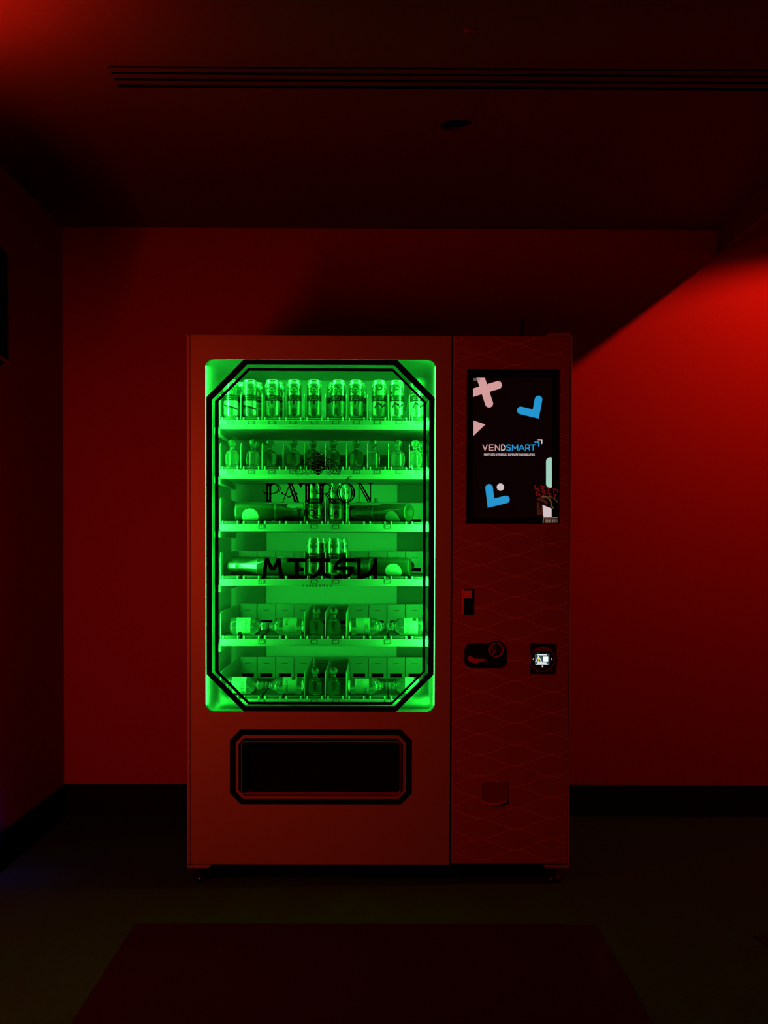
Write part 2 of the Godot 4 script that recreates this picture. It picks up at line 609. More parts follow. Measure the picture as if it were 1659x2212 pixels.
# ------------------------------------------------------------------ the lamps that light the room (all but the machine's own)
func lamps():
	# a tall red tube on the left wall, nearer than the picture shows; it grazes the wall and lights the machine's front
	var at := Vector3(XL + 0.040, 1.05, 1.36)
	var t := thing("red_tube_lamp", Vector3(at.x, 0.32, at.z), "tall vertical red light tube fixed to the left wall", "lamp")
	var st := S()
	lathe(st, [Vector2(0.0, 0.34), Vector2(0.012, 0.35), Vector2(0.012, 1.69), Vector2(0.0, 1.70)], 16, 0, TAU, Transform3D(Basis(), Vector3(at.x, 0, at.z)))
	obj("tube", st, M.red_glow, t)
	for y in [0.34, 1.70]:
		var cp := S()
		box(cp, Vector3(XL, y - 0.02, at.z - 0.02), Vector3(at.x + 0.016, y + 0.02, at.z + 0.02), 0.003)
		obj("end_cap", cp, M.black_plastic, t)
	area("tube_light", Vector3(at.x + 0.016, 1.02, at.z - 0.01), Vector3(0.60, -0.45, -0.78), Vector2(0.024, 1.35), RED, TUBE_ENERGY, t)
	# a small red uplight above it washes the ceiling
	var u := Vector3(XL + 0.07, 2.20, 1.30)
	var ul := thing("red_uplight", Vector3(XL, 2.12, u.z), "small red cup uplight high on the left wall", "lamp")
	var xu := Transform3D(Basis(), Vector3(u.x, 0, u.z))
	var cup := S()
	lathe(cup, [Vector2(0.0, 2.12), Vector2(0.030, 2.12), Vector2(0.040, 2.14), Vector2(0.040, 2.196), Vector2(0.037, 2.196), Vector2(0.036, 2.18)], 24, 0, TAU, xu)
	obj("cup", cup, M.black_plastic, ul)
	var arm := S()
	box(arm, Vector3(XL, 2.13, u.z - 0.012), Vector3(u.x, 2.155, u.z + 0.012), 0.002)
	obj("arm", arm, M.black_plastic, ul)
	var lens := S()
	lathe(lens, [Vector2(0.036, 2.186), Vector2(0.034, 2.190), Vector2(0.0, 2.192)], 24, 0, TAU, xu)
	obj("glow_lens", lens, M.red_glow, ul)
	var us := SpotLight3D.new()
	us.name = "uplight_beam"
	us.light_color = lin(RED.x, RED.y, RED.z)
	us.light_energy = UP_ENERGY
	us.light_size = 0.03
	us.spot_range = 12.0
	us.spot_attenuation = 2.0
	us.spot_angle = 80.0
	us.spot_angle_attenuation = 0.5
	us.shadow_enabled = true
	ul.add_child(us)
	us.transform = Transform3D(Basis.looking_at(Vector3(0, 1, 0), Vector3.BACK), u - ul.position)
	# a red downlight in the raised ceiling beyond the bulkhead
	var s := Vector3(1.97, 2.82, -0.06)
	var d := thing("red_downlight", Vector3(s.x, 2.95, s.z), "red surface downlight in the raised ceiling behind the bulkhead", "lamp")
	var can := S()
	lathe(can, [Vector2(0.055, 2.855), Vector2(0.06, 2.855), Vector2(0.06, 2.95), Vector2(0.0, 2.95)], 24, 0, TAU, Transform3D(Basis(), Vector3(s.x, 0, s.z)))
	obj("housing", can, M.black_plastic, d)
	var disc := S()
	lathe(disc, [Vector2(0.0, 2.852), Vector2(0.055, 2.852), Vector2(0.055, 2.858)], 24, 0, TAU, Transform3D(Basis(), Vector3(s.x, 0, s.z)))
	obj("glow_lens", disc, M.red_glow, d)
	var l := SpotLight3D.new()
	l.name = "downlight_beam"
	l.light_color = lin(RED.x, RED.y, RED.z)
	l.light_energy = SPOT_ENERGY
	l.light_size = 0.02
	l.spot_range = 12.0
	l.spot_attenuation = 2.0
	l.spot_angle = 69.0
	l.spot_angle_attenuation = 0.22
	l.shadow_enabled = true
	d.add_child(l)
	l.transform = Transform3D(Basis.looking_at(Vector3(0, -1, 0), Vector3.BACK), s - d.position)
	# a small blue pilot lamp low on the left wall, just outside the frame
	var nb := Vector3(XL + 0.022, 0.19, -0.06)
	var n := thing("blue_pilot_lamp", Vector3(XL, 0.15, nb.z), "small blue pilot lamp low on the left wall", "lamp")
	var bs := S()
	box(bs, Vector3(XL, 0.15, nb.z - 0.03), Vector3(XL + 0.016, 0.23, nb.z + 0.03), 0.003)
	obj("back_box", bs, M.black_plastic, n)
	var gl := S()
	box(gl, Vector3(XL + 0.016, 0.18, nb.z - 0.01), Vector3(XL + 0.02, 0.20, nb.z + 0.01))
	obj("blue_light_lens", gl, M.blue_glow, n)
	var o := OmniLight3D.new()
	o.name = "pilot_light"
	o.light_color = lin(0.03, 0.06, 1.0)
	o.light_energy = 0.007
	o.light_size = 0.012
	o.omni_range = 10.0
	o.omni_attenuation = 2.0
	o.shadow_enabled = true
	n.add_child(o)
	o.position = nb + Vector3(0.02, 0, 0) - n.position

# ------------------------------------------------------------------ the vending machine
var WIN: Rect2
var DEPTH := 0.86

func build_machine():
	var body := rect(401, 726.5, 1233, 1872, 0.0)
	var cx := body.get_center().x
	machine = thing("vending_machine", Vector3(cx, 0, -0.45), "large red-lit vending machine with a glowing green glass front and a touch screen", "vending machine")
	var x0 := body.position.x
	var x1 := body.end.x
	var y0 := body.position.y
	var y1 := body.end.y
	WIN = rect(444, 778, 940, 1538.5, 0.0)
	var lx := WIN.position.x - 0.003
	var rx := 0.218
	var ly := WIN.position.y - 0.03
	var hy := WIN.end.y + 0.03
	var zb := -DEPTH
	# cabinet shell
	for e in [["side_panel", Vector3(x0, y0, zb), Vector3(x0 + 0.012, y1, -0.068)], ["side_panel", Vector3(x1 - 0.012, y0, zb), Vector3(x1, y1, -0.068)],
			["top_panel", Vector3(x0 + 0.012, y1 - 0.012, zb), Vector3(x1 - 0.012, y1, -0.068)], ["base_panel", Vector3(x0 + 0.012, y0, zb), Vector3(x1 - 0.012, y0 + 0.012, -0.068)],
			["back_panel", Vector3(x0 + 0.012, y0 + 0.012, zb), Vector3(x1 - 0.012, y1 - 0.012, zb + 0.012)]]:
		var st := S()
		box(st, e[1], e[2])
		obj(e[0], st, M.machine_paint, machine)
	# insulated compartment
	for e in [["liner_wall", Vector3(lx - 0.03, ly, -0.74), Vector3(lx, hy, -0.068), "liner_white"], ["liner_wall", Vector3(rx, ly, -0.74), Vector3(rx + 0.03, hy, -0.068), "liner_white"],
			["liner_top", Vector3(lx, hy, -0.74), Vector3(rx, hy + 0.03, -0.068), "liner_white"], ["liner_floor", Vector3(lx, ly - 0.03, -0.74), Vector3(rx, ly, -0.068), "liner_white"],
			["liner_back", Vector3(lx, ly, -0.77), Vector3(rx, hy, -0.74), "liner_grey"]]:
		var st := S()
		box(st, e[1], e[2])
		obj(e[0], st, M[e[3]], machine)
	var dc := rect(575, 800, 858, 1530, -0.725)
	var st_d := S()
	box(st_d, Vector3(dc.position.x, ly, -0.74), Vector3(dc.end.x, hy, -0.725), 0.003)
	obj("duct_cover", st_d, M.duct_white, machine)
	main_door(x0, y0, y1)
	control_panel(x1, y0, y1)
	# hinge caps on the corners, feet, antenna
	for e in [[400.5, 455, 721.5, 725.5, 0.0], [1178, 1234, 719, 723.5, 0.0], [403.5, 458, 1872.5, 1876, 4.0], [1172, 1229.5, 1873, 1876, 4.0]]:
		var r := rect(e[0], e[2], e[1], e[3], 0.0)
		var st := S()
		var bottom: bool = e[4] > 0
		var yy0 := r.position.y if bottom else y1
		var yy1 := y0 if bottom else r.end.y
		var left: bool = e[0] < 800
		var tip := 0.012
		var pts := PackedVector2Array([Vector2(r.position.x, yy0), Vector2(r.end.x, yy0), Vector2(r.end.x, yy1), Vector2(r.position.x, yy1)])
		var edge_far := 2 if left else 3           # the corner that tapers away
		if bottom: edge_far = 1 if left else 0
		pts[edge_far] += Vector2(-tip if left else tip, 0)
		prism(st, pts, -0.06, -0.002, 0.001)
		obj("hinge_cap", st, M.machine_paint, machine)
	for fx in [434.5, 1196.0]:
		for fz in [-0.05, -0.78]:
			foot(P(fx, 1890, -0.05).x, fz, y0)
	var ab := P(1128, 727, -0.10)
	var rb := S()
	var re := rect(1230.6, 727, 1233.0, 1871, 0.0)
	box(rb, Vector3(re.position.x, y0, -0.066), Vector3(re.end.x, y1, 0.001), 0.0012)
	obj("edge_bead", rb, M.machine_paint, machine)
	var an := S()
	lathe(an, [Vector2(0.0, 0), Vector2(0.013, 0), Vector2(0.012, 0.004), Vector2(0.005, 0.012), Vector2(0.0042, 0.02), Vector2(0.0036, 0.074), Vector2(0.002, 0.077), Vector2(0, 0.0775)], 16, 0, TAU, Transform3D(Basis(), Vector3(ab.x, y1, -0.10)))
	obj("antenna", an, M.matt_black, machine)

func foot(x, z, y0):
	var st := S()
	var xf := Transform3D(Basis(), Vector3(x, 0, z))
	lathe(st, [Vector2(0.0, 0.0), Vector2(0.030, 0.0), Vector2(0.031, 0.006), Vector2(0.028, 0.010), Vector2(0.012, 0.030), Vector2(0.010, 0.036), Vector2(0.0, 0.036)], 8, 0, TAU, xf)
	var f := obj("levelling_foot", st, M.black_gloss, machine)
	var s2 := S()
	lathe(s2, [Vector2(0.0055, 0.034), Vector2(0.0055, y0)], 14, 0, TAU, xf)
	obj("stem", s2, M.chrome, f)

func main_door(x0, y0, y1):
	var dr := rect(404, 727, 973.5, 1871, 0.0)
	var d0 := dr.position
	var d1 := dr.end
	var zb := -0.066
	# the skin: an upper plate round the window and a lower one round the delivery opening
	var st := S()
	var open := rect(520.5, 1600.5, 866, 1716.5, 0.0)
	var split := (WIN.position.y + open.end.y) / 2
	ring(st, rrect(Rect2(d0.x, split, d1.x - d0.x, d1.y - split), 0.0005, 7), rrect(WIN, 0.029, 7), zb, 0.0)
	ring(st, rrect(Rect2(d0.x, d0.y, d1.x - d0.x, split - d0.y), 0.0005, 7), rrect(open, 0.012, 7), zb, 0.0)
	var door := obj("main_door", st, M.machine_paint, machine)
	# rounded bead down the hinge side
	var bead := S()
	for e in [[404.0, 411.5]]:
		var r := rect(e[0], 727, e[1], 1871, 0.0)
		box(bead, Vector3(r.position.x, d0.y, -0.002), Vector3(r.end.x, d1.y, 0.004), 0.0025)
	obj("edge_bead", bead, M.machine_paint, door)
	# glass
	var gl := S()
	prism(gl, rrect(WIN, 0.029, 7), -0.006, -0.001)
	obj("glass_pane", gl, M.window_glass, door)
	# frosted film in the four corners outside the printed border
	var ro := rect(446, 778.5, 938, 1538.5, 0.0)
	var s: float = EYE.z / F
	var big := octagon(ro, 81 * s)
	for k in 4:
		var corner: Vector2 = [Vector2(ro.end.x, ro.position.y), ro.end, Vector2(ro.position.x, ro.end.y), ro.position][k]
		var a := big[(k * 2) % 8]
		var b := big[(k * 2 + 1) % 8]
		var tri_pts := PackedVector2Array([a, corner, b])
		var clip := Geometry2D.intersect_polygons(ccw(tri_pts), rrect(WIN.grow(-0.0015), 0.028, 7))
		if clip.size():
			var f := S()
			prism(f, clip[0], -0.0098, -0.0068)
			obj("frosted_corner", f, M.frosted_film, door)
	# printed octagonal borders
	for e in [[446.0, 778.8, 938.0, 1538.2, 81.0, 458.2, 790.0, 926.0, 1529.0, 76.0], [464.6, 797.0, 919.5, 1523.0, 71.8, 472.4, 803.0, 913.3, 1517.0, 66.5]]:
		var b := S()
		ring(b, octagon(rect(e[0], e[1], e[2], e[3], 0.0), e[4] * s), octagon(rect(e[5], e[6], e[7], e[8], 0.0), e[9] * s), -0.001, 0.0)
		obj("border_print", b, M.black_vinyl, door)
	window_print(door)
	# light strips on the window's reveal; each is a glowing strip with an area light of its size before it
	var wy := WIN.position.y
	var wh := WIN.size.y
	var gap := P(444, 802, 0.0).y
	for side in 2:
		var xs := WIN.position.x if side == 0 else WIN.end.x
		var dir := 1.0 if side == 0 else -1.0
		for seg in [[wy + 0.012, gap - 0.0015], [gap + 0.0015, wy + wh - 0.012]]:
			var g := S()
			box(g, Vector3(minf(xs, xs + dir * 0.0015), seg[0], -0.060), Vector3(maxf(xs, xs + dir * 0.0015), seg[1], -0.008))
			obj("led_strip", g, M.strip_glow, door)
		area("led_strip_light", Vector3(xs + dir * 0.004, wy + wh / 2, -0.036), Vector3(dir * 0.5, 0, -0.87), Vector2(0.045, wh - 0.03), GREEN, STRIP_ENERGY, door)
	var tg := S()
	box(tg, Vector3(WIN.position.x + 0.03, WIN.end.y + 0.0135, -0.125), Vector3(WIN.end.x - 0.03, WIN.end.y + 0.0165, -0.085))
	obj("top_led_strip", tg, M.top_glow, door)
	area("top_led_light", Vector3(WIN.get_center().x, WIN.end.y + 0.012, -0.105), Vector3(0, -1, -0.25), Vector2(WIN.size.x - 0.08, 0.035), GREEN, TOP_ENERGY, door)
	# delivery opening: two printed borders, a recess and its flap
	for e in [[496.0, 1575.0, 890.2, 1738.0, 23.5, 508.5, 1587.7, 877.5, 1726.0, 16.0], [514.6, 1594.2, 871.0, 1719.8, 12.5, 521.0, 1600.8, 865.8, 1716.3, 6.0]]:
		var b := S()
		ring(b, octagon(rect(e[0], e[1], e[2], e[3], 0.0), e[4] * s), octagon(rect(e[5], e[6], e[7], e[8], 0.0), e[9] * s), -0.0005, 0.0007)
		obj("delivery_border", b, M.black_vinyl, door)
	var lip := S()
	ring(lip, rrect(open, 0.012, 7), rrect(open.grow(-0.0022), 0.010, 7), -0.05, 0.0022)
	obj("opening_lip", lip, M.panel_wrap, door)
	var tunnel := S()
	var inner := rrect(open.grow(-0.016), 0.006, 7)
	ring(tunnel, rrect(open.grow(-0.0022), 0.010, 7), inner, -0.052, -0.030)
	obj("flap_frame", tunnel, M.matt_black, door)
	var flap := S()
	prism(flap, inner, -0.062, -0.042, 0.002)
	obj("delivery_flap", flap, M.matt_black, door)

func window_print(door):
	var z0 := -0.001
	var z1 := 0.0
	var o := Vector2(550, 1020)
	var k := 5.925
	var let := {}
	# P A T R Ó N with their inline cuts
	var P_ := S()
	polys(P_, [local(o, k, [150, 165, 177, 165, 177, 372, 150, 372]), local(o, k, [186, 165, 214, 165, 214, 372, 186, 372]), local(o, k, [133, 137, 250, 137, 250, 152, 214, 180, 150, 180]), local(o, k, [150, 348, 214, 348, 214, 374, 230, 387, 134, 387, 150, 374])], z0, z1)
	half_bowl(P_, o, k, Vector2(214, 209), 119, 72, z0, z1)
	taper(P_, Array(local(o, k, [216, 278, 160, 280, 128, 266, 108, 238])), [2.2, 2.4, 2.6, 1.2], z0, z1)
	let["P"] = P_
	var A_ := S()
	polys(A_, [local(o, k, [407, 137, 506, 137, 492, 152, 490, 165, 424, 165, 430, 152]), local(o, k, [432, 160, 458, 160, 535, 378, 505, 378]), local(o, k, [468, 160, 490, 160, 571, 378, 546, 378]), local(o, k, [500, 372, 571, 372, 588, 387, 496, 387]),
		local(o, k, [436, 168, 446, 180, 367, 380, 356, 380]), local(o, k, [330, 387, 336, 380, 384, 380, 388, 387]), local(o, k, [352, 250, 368, 258, 353, 288, 338, 280]), local(o, k, [510, 258, 545, 262, 552, 290, 522, 288])], z0, z1)
	strokes(A_, [local(o, k, [352, 268, 440, 322, 522, 272])], 2.0, z0, z1)
	let["A"] = A_
	var T_ := S()
	polys(T_, [local(o, k, [557, 137, 786, 137, 782, 156, 561, 156]), local(o, k, [557, 139, 630, 152, 612, 160, 592, 200, 586, 198]), local(o, k, [786, 139, 713, 152, 736, 160, 754, 204, 760, 202]), local(o, k, [646, 152, 673, 152, 673, 376, 646, 376]), local(o, k, [684, 152, 714, 152, 714, 376, 684, 376]), local(o, k, [646, 152, 714, 152, 714, 178, 646, 178]), local(o, k, [646, 350, 714, 350, 714, 375, 736, 387, 624, 387, 646, 375])], z0, z1)
	let["T"] = T_
	var R_ := S()
	polys(R_, [local(o, k, [826, 165, 849, 165, 849, 374, 826, 374]), local(o, k, [859, 165, 884, 165, 884, 374, 859, 374]), local(o, k, [806, 137, 920, 137, 920, 150, 884, 180, 826, 180]), local(o, k, [826, 348, 884, 348, 884, 375, 902, 387, 808, 387, 826, 375])], z0, z1)
	half_bowl(R_, o, k, Vector2(884, 209), 121, 72, z0, z1)
	taper(R_, Array(local(o, k, [888, 278, 832, 280, 800, 268, 779, 238])), [2.2, 2.4, 2.6, 1.2], z0, z1)
	taper(R_, Array(local(o, k, [908, 280, 940, 330, 975, 374, 1010, 390, 1040, 372])), [2.4, 3.0, 3.2, 2.4, 1.6], z0, z1)
	taper(R_, Array(local(o, k, [930, 276, 966, 322, 1000, 362, 1042, 368])), [2.4, 2.6, 2.4, 1.6], z0, z1)
	let["R"] = R_
	var O_ := S()
	var oc := o + Vector2(1167, 264) / k
	for side in [-1.0, 1.0]:
		var a0 := -90.0 if side > 0 else 90.0
		for band in [[120.0, 132.0, 98.0, 126.0], [90.0, 126.0, 70.0, 122.0]]:
			var q := arc(oc, band[0] / k, band[1] / k, a0, a0 + 180.0, 24)
			var q2 := arc(oc, band[2] / k, band[3] / k, a0, a0 + 180.0, 24)
			q2.reverse()
			q.append_array(q2)
			prism(O_, flat(q, z1), z0, z1)
	for e in [[-100, -80], [80, 100]]:
		var q := arc(oc, 120 / k, 132 / k, e[0], e[1], 6)
		var q2 := arc(oc, 70 / k, 121 / k, e[0], e[1], 6)
		q2.reverse()
		q.append_array(q2)
		prism(O_, flat(q, z1), z0, z1)
	polys(O_, [local(o, k, [1157, 102, 1205, 54, 1250, 56, 1238, 64, 1212, 64, 1172, 102]), local(o, k, [1172, 102, 1195, 92, 1238, 62, 1250, 56, 1200, 100])], z0, z1)
	let["O"] = O_
	var N_ := S()
	polys(N_, [local(o, k, [1300, 137, 1362, 137, 1372, 160, 1345, 165, 1330, 150]), local(o, k, [1334, 150, 1346, 165, 1470, 387, 1448, 387, 1330, 165]), local(o, k, [1366, 150, 1376, 160, 1492, 360, 1492, 387, 1478, 387, 1356, 165]), local(o, k, [1331, 160, 1342, 160, 1342, 378, 1331, 378]), local(o, k, [1296, 387, 1302, 378, 1372, 378, 1376, 387]), local(o, k, [1478, 150, 1491, 150, 1491, 380, 1478, 370]), local(o, k, [1440, 137, 1526, 137, 1504, 152, 1464, 152]), local(o, k, [1455, 372, 1491, 372, 1491, 387, 1462, 387])], z0, z1)
	let["N"] = N_
	var Q_ := S()
	strokes(Q_, [arc(o + Vector2(1552, 362) / k, 25 / k, 25 / k, 0, 350, 24)], 0.9, z0, z1)
	let["R mark"] = Q_
	for key in ["P", "A", "T", "R", "O", "N", "R mark"]:
		obj("letter", let[key], M.black_vinyl, door)
	text("letter", "R", sans_bold, rect(809.6, 1078.4, 814.0, 1083.8, 0.0), z0, M.black_vinyl, door, 0.001)
	# TEQUILA
	for e in [["T", 537, 610], ["E", 630, 672], ["U", 795, 868], ["I", 894, 905], ["L", 946, 990], ["A", 1010, 1082]]:
		text("letter", e[0], sans, rect(550 + e[1] / k, 1020 + 481 / k, 550 + e[2] / k, 1020 + 562 / k, 0.0), z0, M.black_vinyl, door, 0.001)
	var q_ := S()
	strokes(q_, [arc(o + Vector2(732, 521) / k, 38 / k, 38 / k, 0, 356, 26)], 1.7, z0, z1)
	taper(q_, Array(local(o, k, [730, 555, 765, 578, 810, 590, 846, 576])), [0.8, 1.6, 1.8, 0.6], z0, z1)
	obj("letter", q_, M.black_vinyl, door)
	# the second name, in block strokes
	o = Vector2(550, 1190)
	var band := local(o, k, [0, 95, 2000, 95, 2000, 355, 0, 355])
	var Mm := S()
	strokes(Mm, [local(o, k, [125, 365, 129, 270, 141, 180, 162, 80]), local(o, k, [336, 365, 332, 270, 322, 180, 305, 80]), local(o, k, [150, 75, 180, 150, 215, 224, 255, 224, 288, 150, 318, 75])], 48 / k, z0, z1, false, band)
	var Ii := S()
	polys(Ii, [local(o, k, [410, 95, 668, 95, 668, 143, 567, 143, 567, 307, 672, 307, 672, 355, 410, 355, 410, 307, 516, 307, 516, 143, 410, 143])], z0, z1)
	var Tt := S()
	polys(Tt, [local(o, k, [712, 95, 972, 95, 972, 143, 712, 143])], z0, z1)
	strokes(Tt, [local(o, k, [843, 140, 843, 212, 832, 256, 806, 296, 768, 322, 712, 331]), local(o, k, [843, 212, 856, 256, 884, 298, 922, 324, 975, 331])], 49 / k, z0, z1, false, band)
	var Ss := S()
	strokes(Ss, [local(o, k, [1272, 119, 1130, 119, 1085, 132, 1052, 165, 1036, 224, 1248, 224, 1234, 272, 1205, 310, 1160, 331, 1010, 331])], 48 / k, z0, z1)
	var Uu := S()
	strokes(Uu, [local(o, k, [1334, 95, 1334, 331, 1380, 331, 1434, 318, 1484, 282, 1520, 228, 1540, 170, 1546, 80]), local(o, k, [1546, 150, 1546, 355])], 49 / k, z0, z1, false, band)
	polys(Uu, [local(o, k, [1310, 320, 1360, 320, 1360, 355, 1310, 355])], z0, z1)
	for st in [Mm, Ii, Tt, Ss, Uu]:
		obj("letter", st, M.black_vinyl, door)
	var word := "SHOREDITCH"
	var xs := [616, 656, 695, 740, 783, 822, 866, 882, 917, 962]
	var ws := [20, 22, 27, 22, 18, 24, 7, 22, 24, 24]
	for i in 10:
		text("letter", word[i], sans_bold, rect(550 + xs[i] / k, 1190 + 434 / k, 550 + (xs[i] + ws[i]) / k, 1190 + 463 / k, 0.0), z0, M.black_vinyl, door, 0.001)
	bee(door, z0, z1)

func half_bowl(st, o, k, c: Vector2, rx, ry, z0, z1):
	for band in [[0.0, 0.0, 13.0, 5.0], [21.0, 7.0, 37.0, 12.0]]:
		var a := arc(o + c / k, (rx - band[0]) / k, (ry - band[1]) / k, -90, 90, 18)
		var b := arc(o + c / k, (rx - band[2]) / k, (ry - band[3]) / k, -90, 90, 18)
		b.reverse()
		a.append_array(b)
		prism(st, flat(a, z1), z0, z1)

func bee(door, z0, z1):
	var o := Vector2(620, 950)
	var k := 7.9
	var bodyp := PackedVector2Array()
	for p in [[530, 324], [575, 332], [618, 360], [648, 402], [660, 445], [652, 490], [626, 530], [585, 570], [548, 598], [530, 608], [512, 598], [475, 570], [434, 530], [408, 490], [400, 445], [412, 402], [442, 360], [485, 332]]:
		bodyp.append(o + Vector2(p[0], p[1]) / k)
	var parts := [bodyp]
	for i in 6:
		for sgn in [-1.0, 1.0]:
			var yc := 345.0 + i * 52.0
			var line := PackedVector2Array()
			line.append(o + Vector2(380, yc - sgn * 40) / k)
			line.append(o + Vector2(680, yc + sgn * 40) / k)
			var cut = Geometry2D.offset_polyline(line, 0.42, Geometry2D.JOIN_MITER, Geometry2D.END_BUTT)[0]
			var next := []
			for q in parts:
				for r in Geometry2D.clip_polygons(q, cut):
					if not Geometry2D.is_polygon_clockwise(r) or true:
						next.append(r)
			parts = next
	var b := S()
	for q in parts:
		if q.size() > 2:
			prism(b, flat(q, z1), z0, z1)
	var em := obj("bee_body", b, M.black_vinyl, door)
	tag(em, "black bee emblem body with lattice lines")
	var h := S()
	polys(h, [local(o, k, [488, 262, 498, 236, 530, 220, 562, 236, 572, 262, 530, 252]), local(o, k, [476, 284, 530, 268, 584, 284, 590, 296, 530, 280, 470, 296]), local(o, k, [455, 306, 530, 288, 606, 306, 612, 316, 530, 300, 448, 316])], z0, z1)
	obj("bee_head", h, M.black_vinyl, door)
	for sgn in [-1.0, 1.0]:
		var w := S()
		var lines := []
		for l in [[500, 222, 484, 190, 452, 162, 415, 156, 384, 174, 374, 206, 388, 230], [398, 540, 378, 500, 382, 440, 410, 372, 462, 326, 530, 312],
				[455, 302, 380, 312, 300, 340, 222, 392, 168, 458, 148, 520, 158, 572, 190, 602, 236, 602, 276, 578, 290, 552, 306, 578, 338, 592, 376, 580, 396, 548],
				[424, 314, 340, 338, 262, 380, 200, 440, 172, 500, 178, 552, 206, 580, 244, 576, 268, 546, 262, 512, 232, 500, 208, 518, 212, 544, 232, 546],
				[372, 332, 318, 352, 330, 392, 360, 380, 352, 352], [330, 360, 268, 396, 246, 440, 270, 478, 306, 466, 304, 428, 276, 424, 272, 446],
				[380, 352, 348, 412, 322, 470, 328, 530, 352, 552, 372, 540], [362, 420, 342, 480, 352, 520, 366, 500, 362, 420], [296, 556, 322, 540, 300, 512, 280, 500], [318, 560, 346, 566, 366, 552]]:
			var pts := []
			for i in range(0, l.size(), 2):
				pts.append(531 + sgn * (531 - l[i]))
				pts.append(l[i + 1])
			lines.append(smooth(local(o, k, pts)))
		for h2 in [0.0, 180.0]:
			lines.append(arc(o + Vector2(531 + sgn * 70, 241) / k, 25 / k, 25 / k, h2 - 2.0, h2 + 182.0, 12))
		strokes(w, lines, 0.9, z0, z1, false)
		obj("bee_wing", w, M.black_vinyl, door)

func control_panel(x1, y0, y1):
	var r := rect(977, 727, 1230.5, 1871, 0.0)
	var st := S()
	box(st, Vector3(r.position.x, r.position.y, -0.066), Vector3(r.end.x, r.end.y, 0.0), 0.002)
	var cp := obj("control_panel", st, M.panel_wrap, machine)
	# the printed pattern of waves
	for i in 50:
		var m := 731.5 + i * 22.78
		var sg := 1.0 if i % 2 == 0 else -1.0
		var w := S()
		var prev := []
		for j in 45:
			var px := 978.5 + j * (1227.5 - 978.5) / 44.0
			var ph := TAU * (px - 1036.0) / 155.4
			var py := m - sg * 10.6 * cos(ph)
			var sl := -sg * 10.6 * sin(ph) * TAU / 155.4 * -1.0
			var n := Vector2(-sl, 1.0).normalized() * 0.5
			var a := P(px + n.x, py + n.y, 0.0004)
			var b := P(px - n.x, py - n.y, 0.0004)
			if py < 728.5 or py > 1869.5:
				if prev.size():
					obj("wave_line", w, M.wave_print, cp)
					w = S()
				prev = []
				continue
			if prev.size():
				quad(w, prev[0], a, b, prev[1])
				quad(w, prev[0] - Vector3(0, 0, 0.0004), a - Vector3(0, 0, 0.0004), a, prev[0])
			prev = [a, b]
		if prev.size():
			obj("wave_line", w, M.wave_print, cp)
	touch_screen()
	card_reader()
	door_lock()
	# narrow sensor box
	var b := rect(1001.5, 1272, 1020.5, 1328, 0.007)
	var sb := S()
	box(sb, Vector3(b.position.x, b.position.y, 0.0), Vector3(b.end.x, b.end.y, 0.007), 0.0012)
	var so := obj("sensor_box", sb, M.black_plastic, machine)
	for e in [[1002.5, 1276, 1019.0, 1292, "sticker", "sticker_pale", 0.0004], [1002.5, 1293, 1019.0, 1308, "sensor_window", "black_gloss", 0.001], [1002.5, 1309.5, 1019.0, 1326.5, "speaker_grille", "matt_black", 0.0006]]:
		var q := rect(e[0], e[1], e[2], e[3], 0.0074)
		var s2 := S()
		box(s2, Vector3(q.position.x, q.position.y, 0.0069), Vector3(q.end.x, q.end.y, 0.007 + e[6]))
		obj(e[4], s2, M[e[5]], so)
	var le := S()
	var q3 := rect(999.0, 1273, 1001.4, 1326, 0.0)
	box(le, Vector3(q3.position.x, q3.position.y, 0.0), Vector3(q3.end.x, q3.end.y, 0.006), 0.0006)
	obj("side_flange", le, M.sticker_pale, so)
	# coin return cup with a scooped lip
	var cr := rect(1040, 1689, 1096, 1728, 0.0)
	var cu := S()
	var cup := PackedVector2Array([cr.position + Vector2(0, cr.size.y), cr.end])
	var mid := cr.get_center().x
	for i in 13:
		var a := PI * i / 12.0
		cup.append(Vector2(mid + cos(a) * cr.size.x / 2, cr.position.y - sin(a) * 0.013))
	var cupc := ccw(cup)
	ring(cu, cupc, inset(cupc, 0.0025), 0.0, 0.003)
	var cobj := obj("coin_return", cu, M.panel_wrap, machine)
	var hole := S()
	prism(hole, inset(cupc, 0.0025), 0.0003, 0.001)
	obj("cup_recess", hole, M.cup_red, cobj)
	var lip := S()
	var prev2 := []
	for i in 17:
		var a := PI * i / 16.0
		var px := mid + cos(a) * (cr.size.x / 2 + 0.0005)
		var py := cr.position.y - sin(a) * 0.014
		var pz := 0.003 + sin(a) * 0.009
		var v := [Vector3(px, py, 0.0), Vector3(px, py - 0.001, pz), Vector3(px, py + 0.004, pz), Vector3(px, py + 0.004, 0.0)]
		if i:
			for j in 4:
				quad(lip, prev2[j], v[j], v[(j + 1) % 4], prev2[(j + 1) % 4])
		prev2 = v
	obj("scoop_lip", lip, M.red_plastic, cobj)

